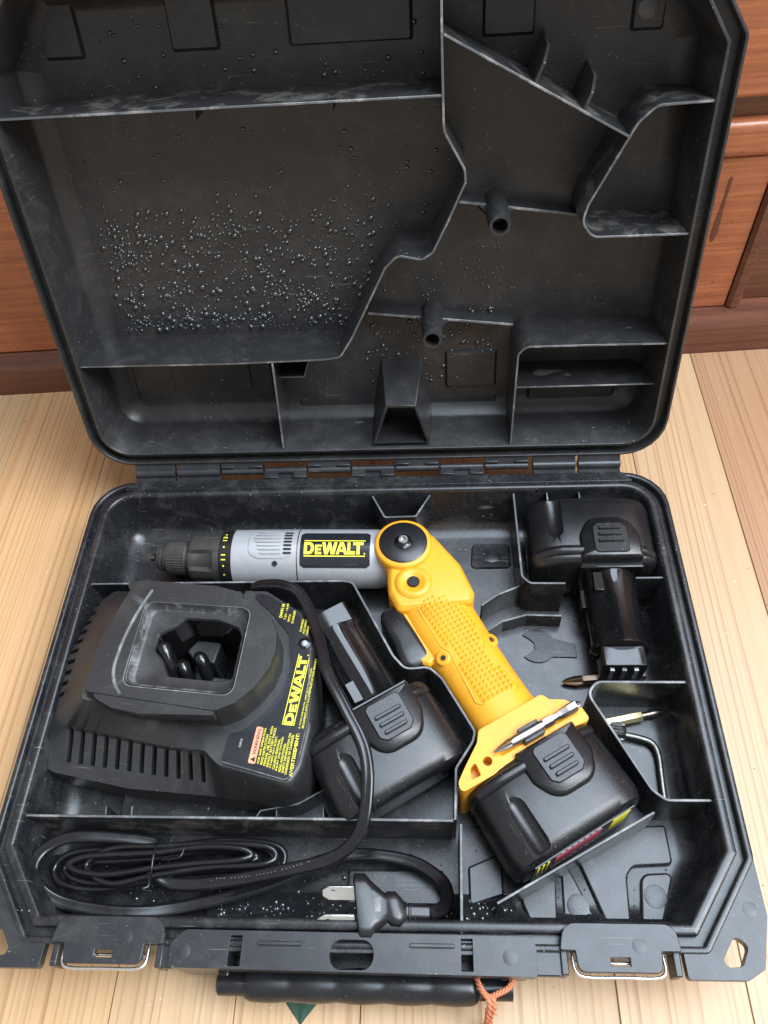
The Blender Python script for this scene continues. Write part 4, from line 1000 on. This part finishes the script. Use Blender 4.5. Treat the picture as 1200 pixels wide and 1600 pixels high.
for ch_, off in (('13', .9), ('11', -.55)):
    t = text_mb(ch_, .30, .42, .015); t.move(lambda a, c, d: (.33-c, a, d)); t.move(lambda a, c, d: (a, c+off-.25, d)); curved(t, 1.42, R(14), 2.01, 'lettering', 'ylabel', dr)
for off in (1.3, .15, -1.2, -1.9):
    b = MB(); b.prism(circ(1.6, off, .065, 10), 0, .01); curved(b, 0, R(14), 2.0, 'number_dot', 'ylabel', dr)
vb = MB()
vent = curved(curved_panel(3.4, 6.6, -1.2, 1.0, .04, .7), 0, R(0), 2.12, 'vent_panel', 'silver', dr)
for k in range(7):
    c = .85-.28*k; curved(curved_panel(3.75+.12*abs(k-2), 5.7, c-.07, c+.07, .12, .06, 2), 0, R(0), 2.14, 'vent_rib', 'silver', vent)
    curved(curved_panel(5.85, 6.45, c-.08, c+.08, .06, .05, 2), 0, R(0), 2.13, 'vent_slot_shade', 'hole', vent)  # raised near-black strips; slot shade is in their colour, nothing is cut
b = MB(); b.lathe([(0, .19), (.02, .19)], (0, 0, 0), (0, 0, 1), 14); b.move(lambda x, y, z: (x+5.3, y-1.55, z+.04)); curved(b, 0, R(0), 2.12, 'screw_hole_shade', 'hole', vent)  # dark disc whose colour stands in for shade in a hole
seamb = MB(); seamb.lathe([(6.78, 2.1), (6.8, 2.135), (6.86, 2.135), (6.88, 2.1)], mo, mdir, 48, cap=False); seamb.move(lambda x, y, z: (x-PV.x, y-PV.y, z)); obj('housing_seam', seamb, 'darksteel' , dr)

# ================================================================== loose bits
def bit(name, label, p0, p1, parts, mats):
    P0, P1 = Vector(p0), Vector(p1); L = (P1-P0).length; ax = (P1-P0).normalized()
    t = thing(name, label, 'driver bit', P0.x, P0.y, P0.z)
    for nm, prof, n, mt, kw in parts:
        b = MB(); b.lathe([(s*L, r) for s, r in prof], (0, 0, P0.z), ax, n, **kw); obj(nm, b, mt, t, smooth=35)
    return t
cross = lambda s, a: .62+.38*abs(math.cos(2*a))**3
q0, q1 = DS(15.35, -2.75), DS(15.4, 3.35)
bit('screwdriver_bit', 'double ended steel screwdriver bit clipped across the drill foot', (q0.x, q0.y, .95), (q1.x, q1.y, .95), [
    ('phillips_tip', [(0, .03), (.06, .14), (.17, .27), (.2, .27)], 24, 'steel', dict(mod=cross)),
    ('shank', [(.19, .25), (.24, .29), (.53, .29), (.56, .25)], 24, 'steel', {}),
    ('hex_shank', [(.55, .26), (.56, .31), (.66, .31), (.67, .22), (.72, .22), (.74, .29), (.82, .29), (.83, .33), (.93, .33), (.94, .2)], 6, 'steel', {}),
    ('phillips_tip', [(.93, .19), (.965, .2), (1.0, .06)], 24, 'steel', dict(mod=cross))], None)
bit('screwdriver_bit', 'bronze phillips bit lying on the tray floor beside the battery terminals', (12.65, -14.8, -3.6), (18.1, -14.35, -3.6), [
    ('phillips_tip', [(0, .05), (.05, .22), (.16, .36), (.24, .36)], 24, 'bronze', dict(mod=cross)),
    ('hex_shank', [(.23, .26), (.25, .34), (.97, .34), (1, .28)], 6, 'bronze', {})], None)
bit('screwdriver_bit', 'brass coloured hex driver bit lying above the bent chuck key', (14.6, -17.75, -3.55), (18.75, -16.85, -3.6), [
    ('hex_shank', [(0, .28), (.02, .33), (.66, .33), (.68, .28)], 6, 'brass', {}),
    ('tip', [(.67, .2), (.78, .2), (.85, .24), (.93, .2), (1, .06)], 16, 'bronze', {})], None)
key = thing('chuck_key', 'bent dark steel chuck key with toothed end in the small compartment', 'chuck key', 15.3, -18.2, -4.0)
b = MB(); b.tube([Vector(p)-Vector((15.3, -18.2, 0)) for p in spline([(15.9, -18.35, -3.6), (17.0, -18.6, -3.6), (17.75, -18.95, -3.6), (18.0, -19.7, -3.6), (17.95, -21, -3.62), (17.85, -23.0, -3.65)], 7)], .22, 14); obj('rod', b, 'darksteel', key, smooth=60)
b = MB(); b.lathe([(-.15, .3), (-.05, .5), (.55, .62), (.75, .6), (.9, .35)], (0, 0, -3.45), (1, -.22, 0), 60, mod=lambda s, a: 1+.16*math.copysign(1, math.sin(10*a)) if s < .7 else 1); obj('toothed_head', b, 'darksteel', key, smooth=20)
b = MB(); b.lathe([(-.7, .2), (-.15, .2)], (0, 0, -3.45), (1, -.22, 0), 14); obj('pilot', b, 'darksteel', key)

# ================================================================== yarn on the handle and cloth under it
yk = thing('orange_yarn', 'strand of orange yarn knotted round the carrying handle', 'yarn', 7.0, -32.7, -4.8)
def strand(pts, r=.08, n=3):
    P = [Vector(p)-Vector((7.0, -32.7, 0)) for p in spline(pts, 12)]
    for k in range(n):
        q = []
        for i, p in enumerate(P):
            a = i*.55+k*2*math.pi/n; d = (P[min(i+1, len(P)-1)]-P[max(i-1, 0)]).normalized(); s = d.cross(Vector((0, 0, 1))); s.normalize(); u = s.cross(d)
            q.append(p+s*r*math.cos(a)+u*r*math.sin(a))
        b = MB(); b.tube(q, r*.95, 7); obj('yarn_ply', b, 'yarn', yk, smooth=60)
strand([(6.1, -31.9, -1.6), (6.3, -32.5, -1.15), (6.7, -32.9, -1.05), (7.2, -32.75, -1.0), (7.7, -32.5, -1.05), (8.0, -32.1, -1.4)])
strand([(6.5, -32.75, -1.1), (6.75, -33.2, -1.15), (6.65, -33.7, -2.2), (6.6, -34.0, -3.6), (6.3, -34.6, -4.5), (5.9, -35.3, -4.62)])
for k in range(26):                                                   # loose fibres
    t0 = random.choice([(6.6, -33.6, -2.0), (6.65, -33.9, -3.2), (6.85, -33.5, -1.8), (6.9, -34.1, -3.8), (7.2, -32.75, -1.0), (6.4, -32.6, -1.1)])
    p0 = Vector(t0)-Vector((7.0, -32.7, 0)); p0 = p0+Vector((random.uniform(-.12, .12), random.uniform(-.12, .12), random.uniform(-.1, .1)))
    dv = Vector((random.uniform(-1, 1), random.uniform(-1, 1), random.uniform(-.6, .6))).normalized()*random.uniform(.15, .4)
    fb = MB(); fb.tube([p0, p0+dv*.5+Vector((0, 0, .04)), p0+dv], .014, 4); obj('yarn_fibre', fb, 'yarn', yk, smooth=60)
strand([(6.9, -32.8, -1.0), (6.95, -33.3, -1.3), (6.8, -33.8, -2.6), (6.9, -34.2, -4.0), (7.2, -34.9, -4.6), (7.3, -35.6, -4.62)])
b = MB(); N = 10
tri = [Vector((-4.9, -32.3)), Vector((-1.7, -32.2)), Vector((-3.35, -34.05))]
rows = []
for i in range(N+1):
    t = i/N; A0 = tri[0].lerp(tri[2], t); B0 = tri[1].lerp(tri[2], t); rows.append([(A0.lerp(B0, j/N).x, A0.lerp(B0, j/N).y, -4.74+.05*math.sin(3*i/N+j*.9)*math.sin(j*math.pi/N)) for j in range(N+1)])
for rr_ in rows: b.v += rr_
for i in range(N):
    for j in range(N): a = i*(N+1)+j; b.face((a, a+1, a+N+2, a+N+1))
clo = obj('cloth_scrap', b, 'green', None); so = clo.modifiers.new('thick', 'SOLIDIFY'); so.thickness = .0005
tag(clo, 'corner of dark green cloth lying on the floor under the handle', 'cloth')
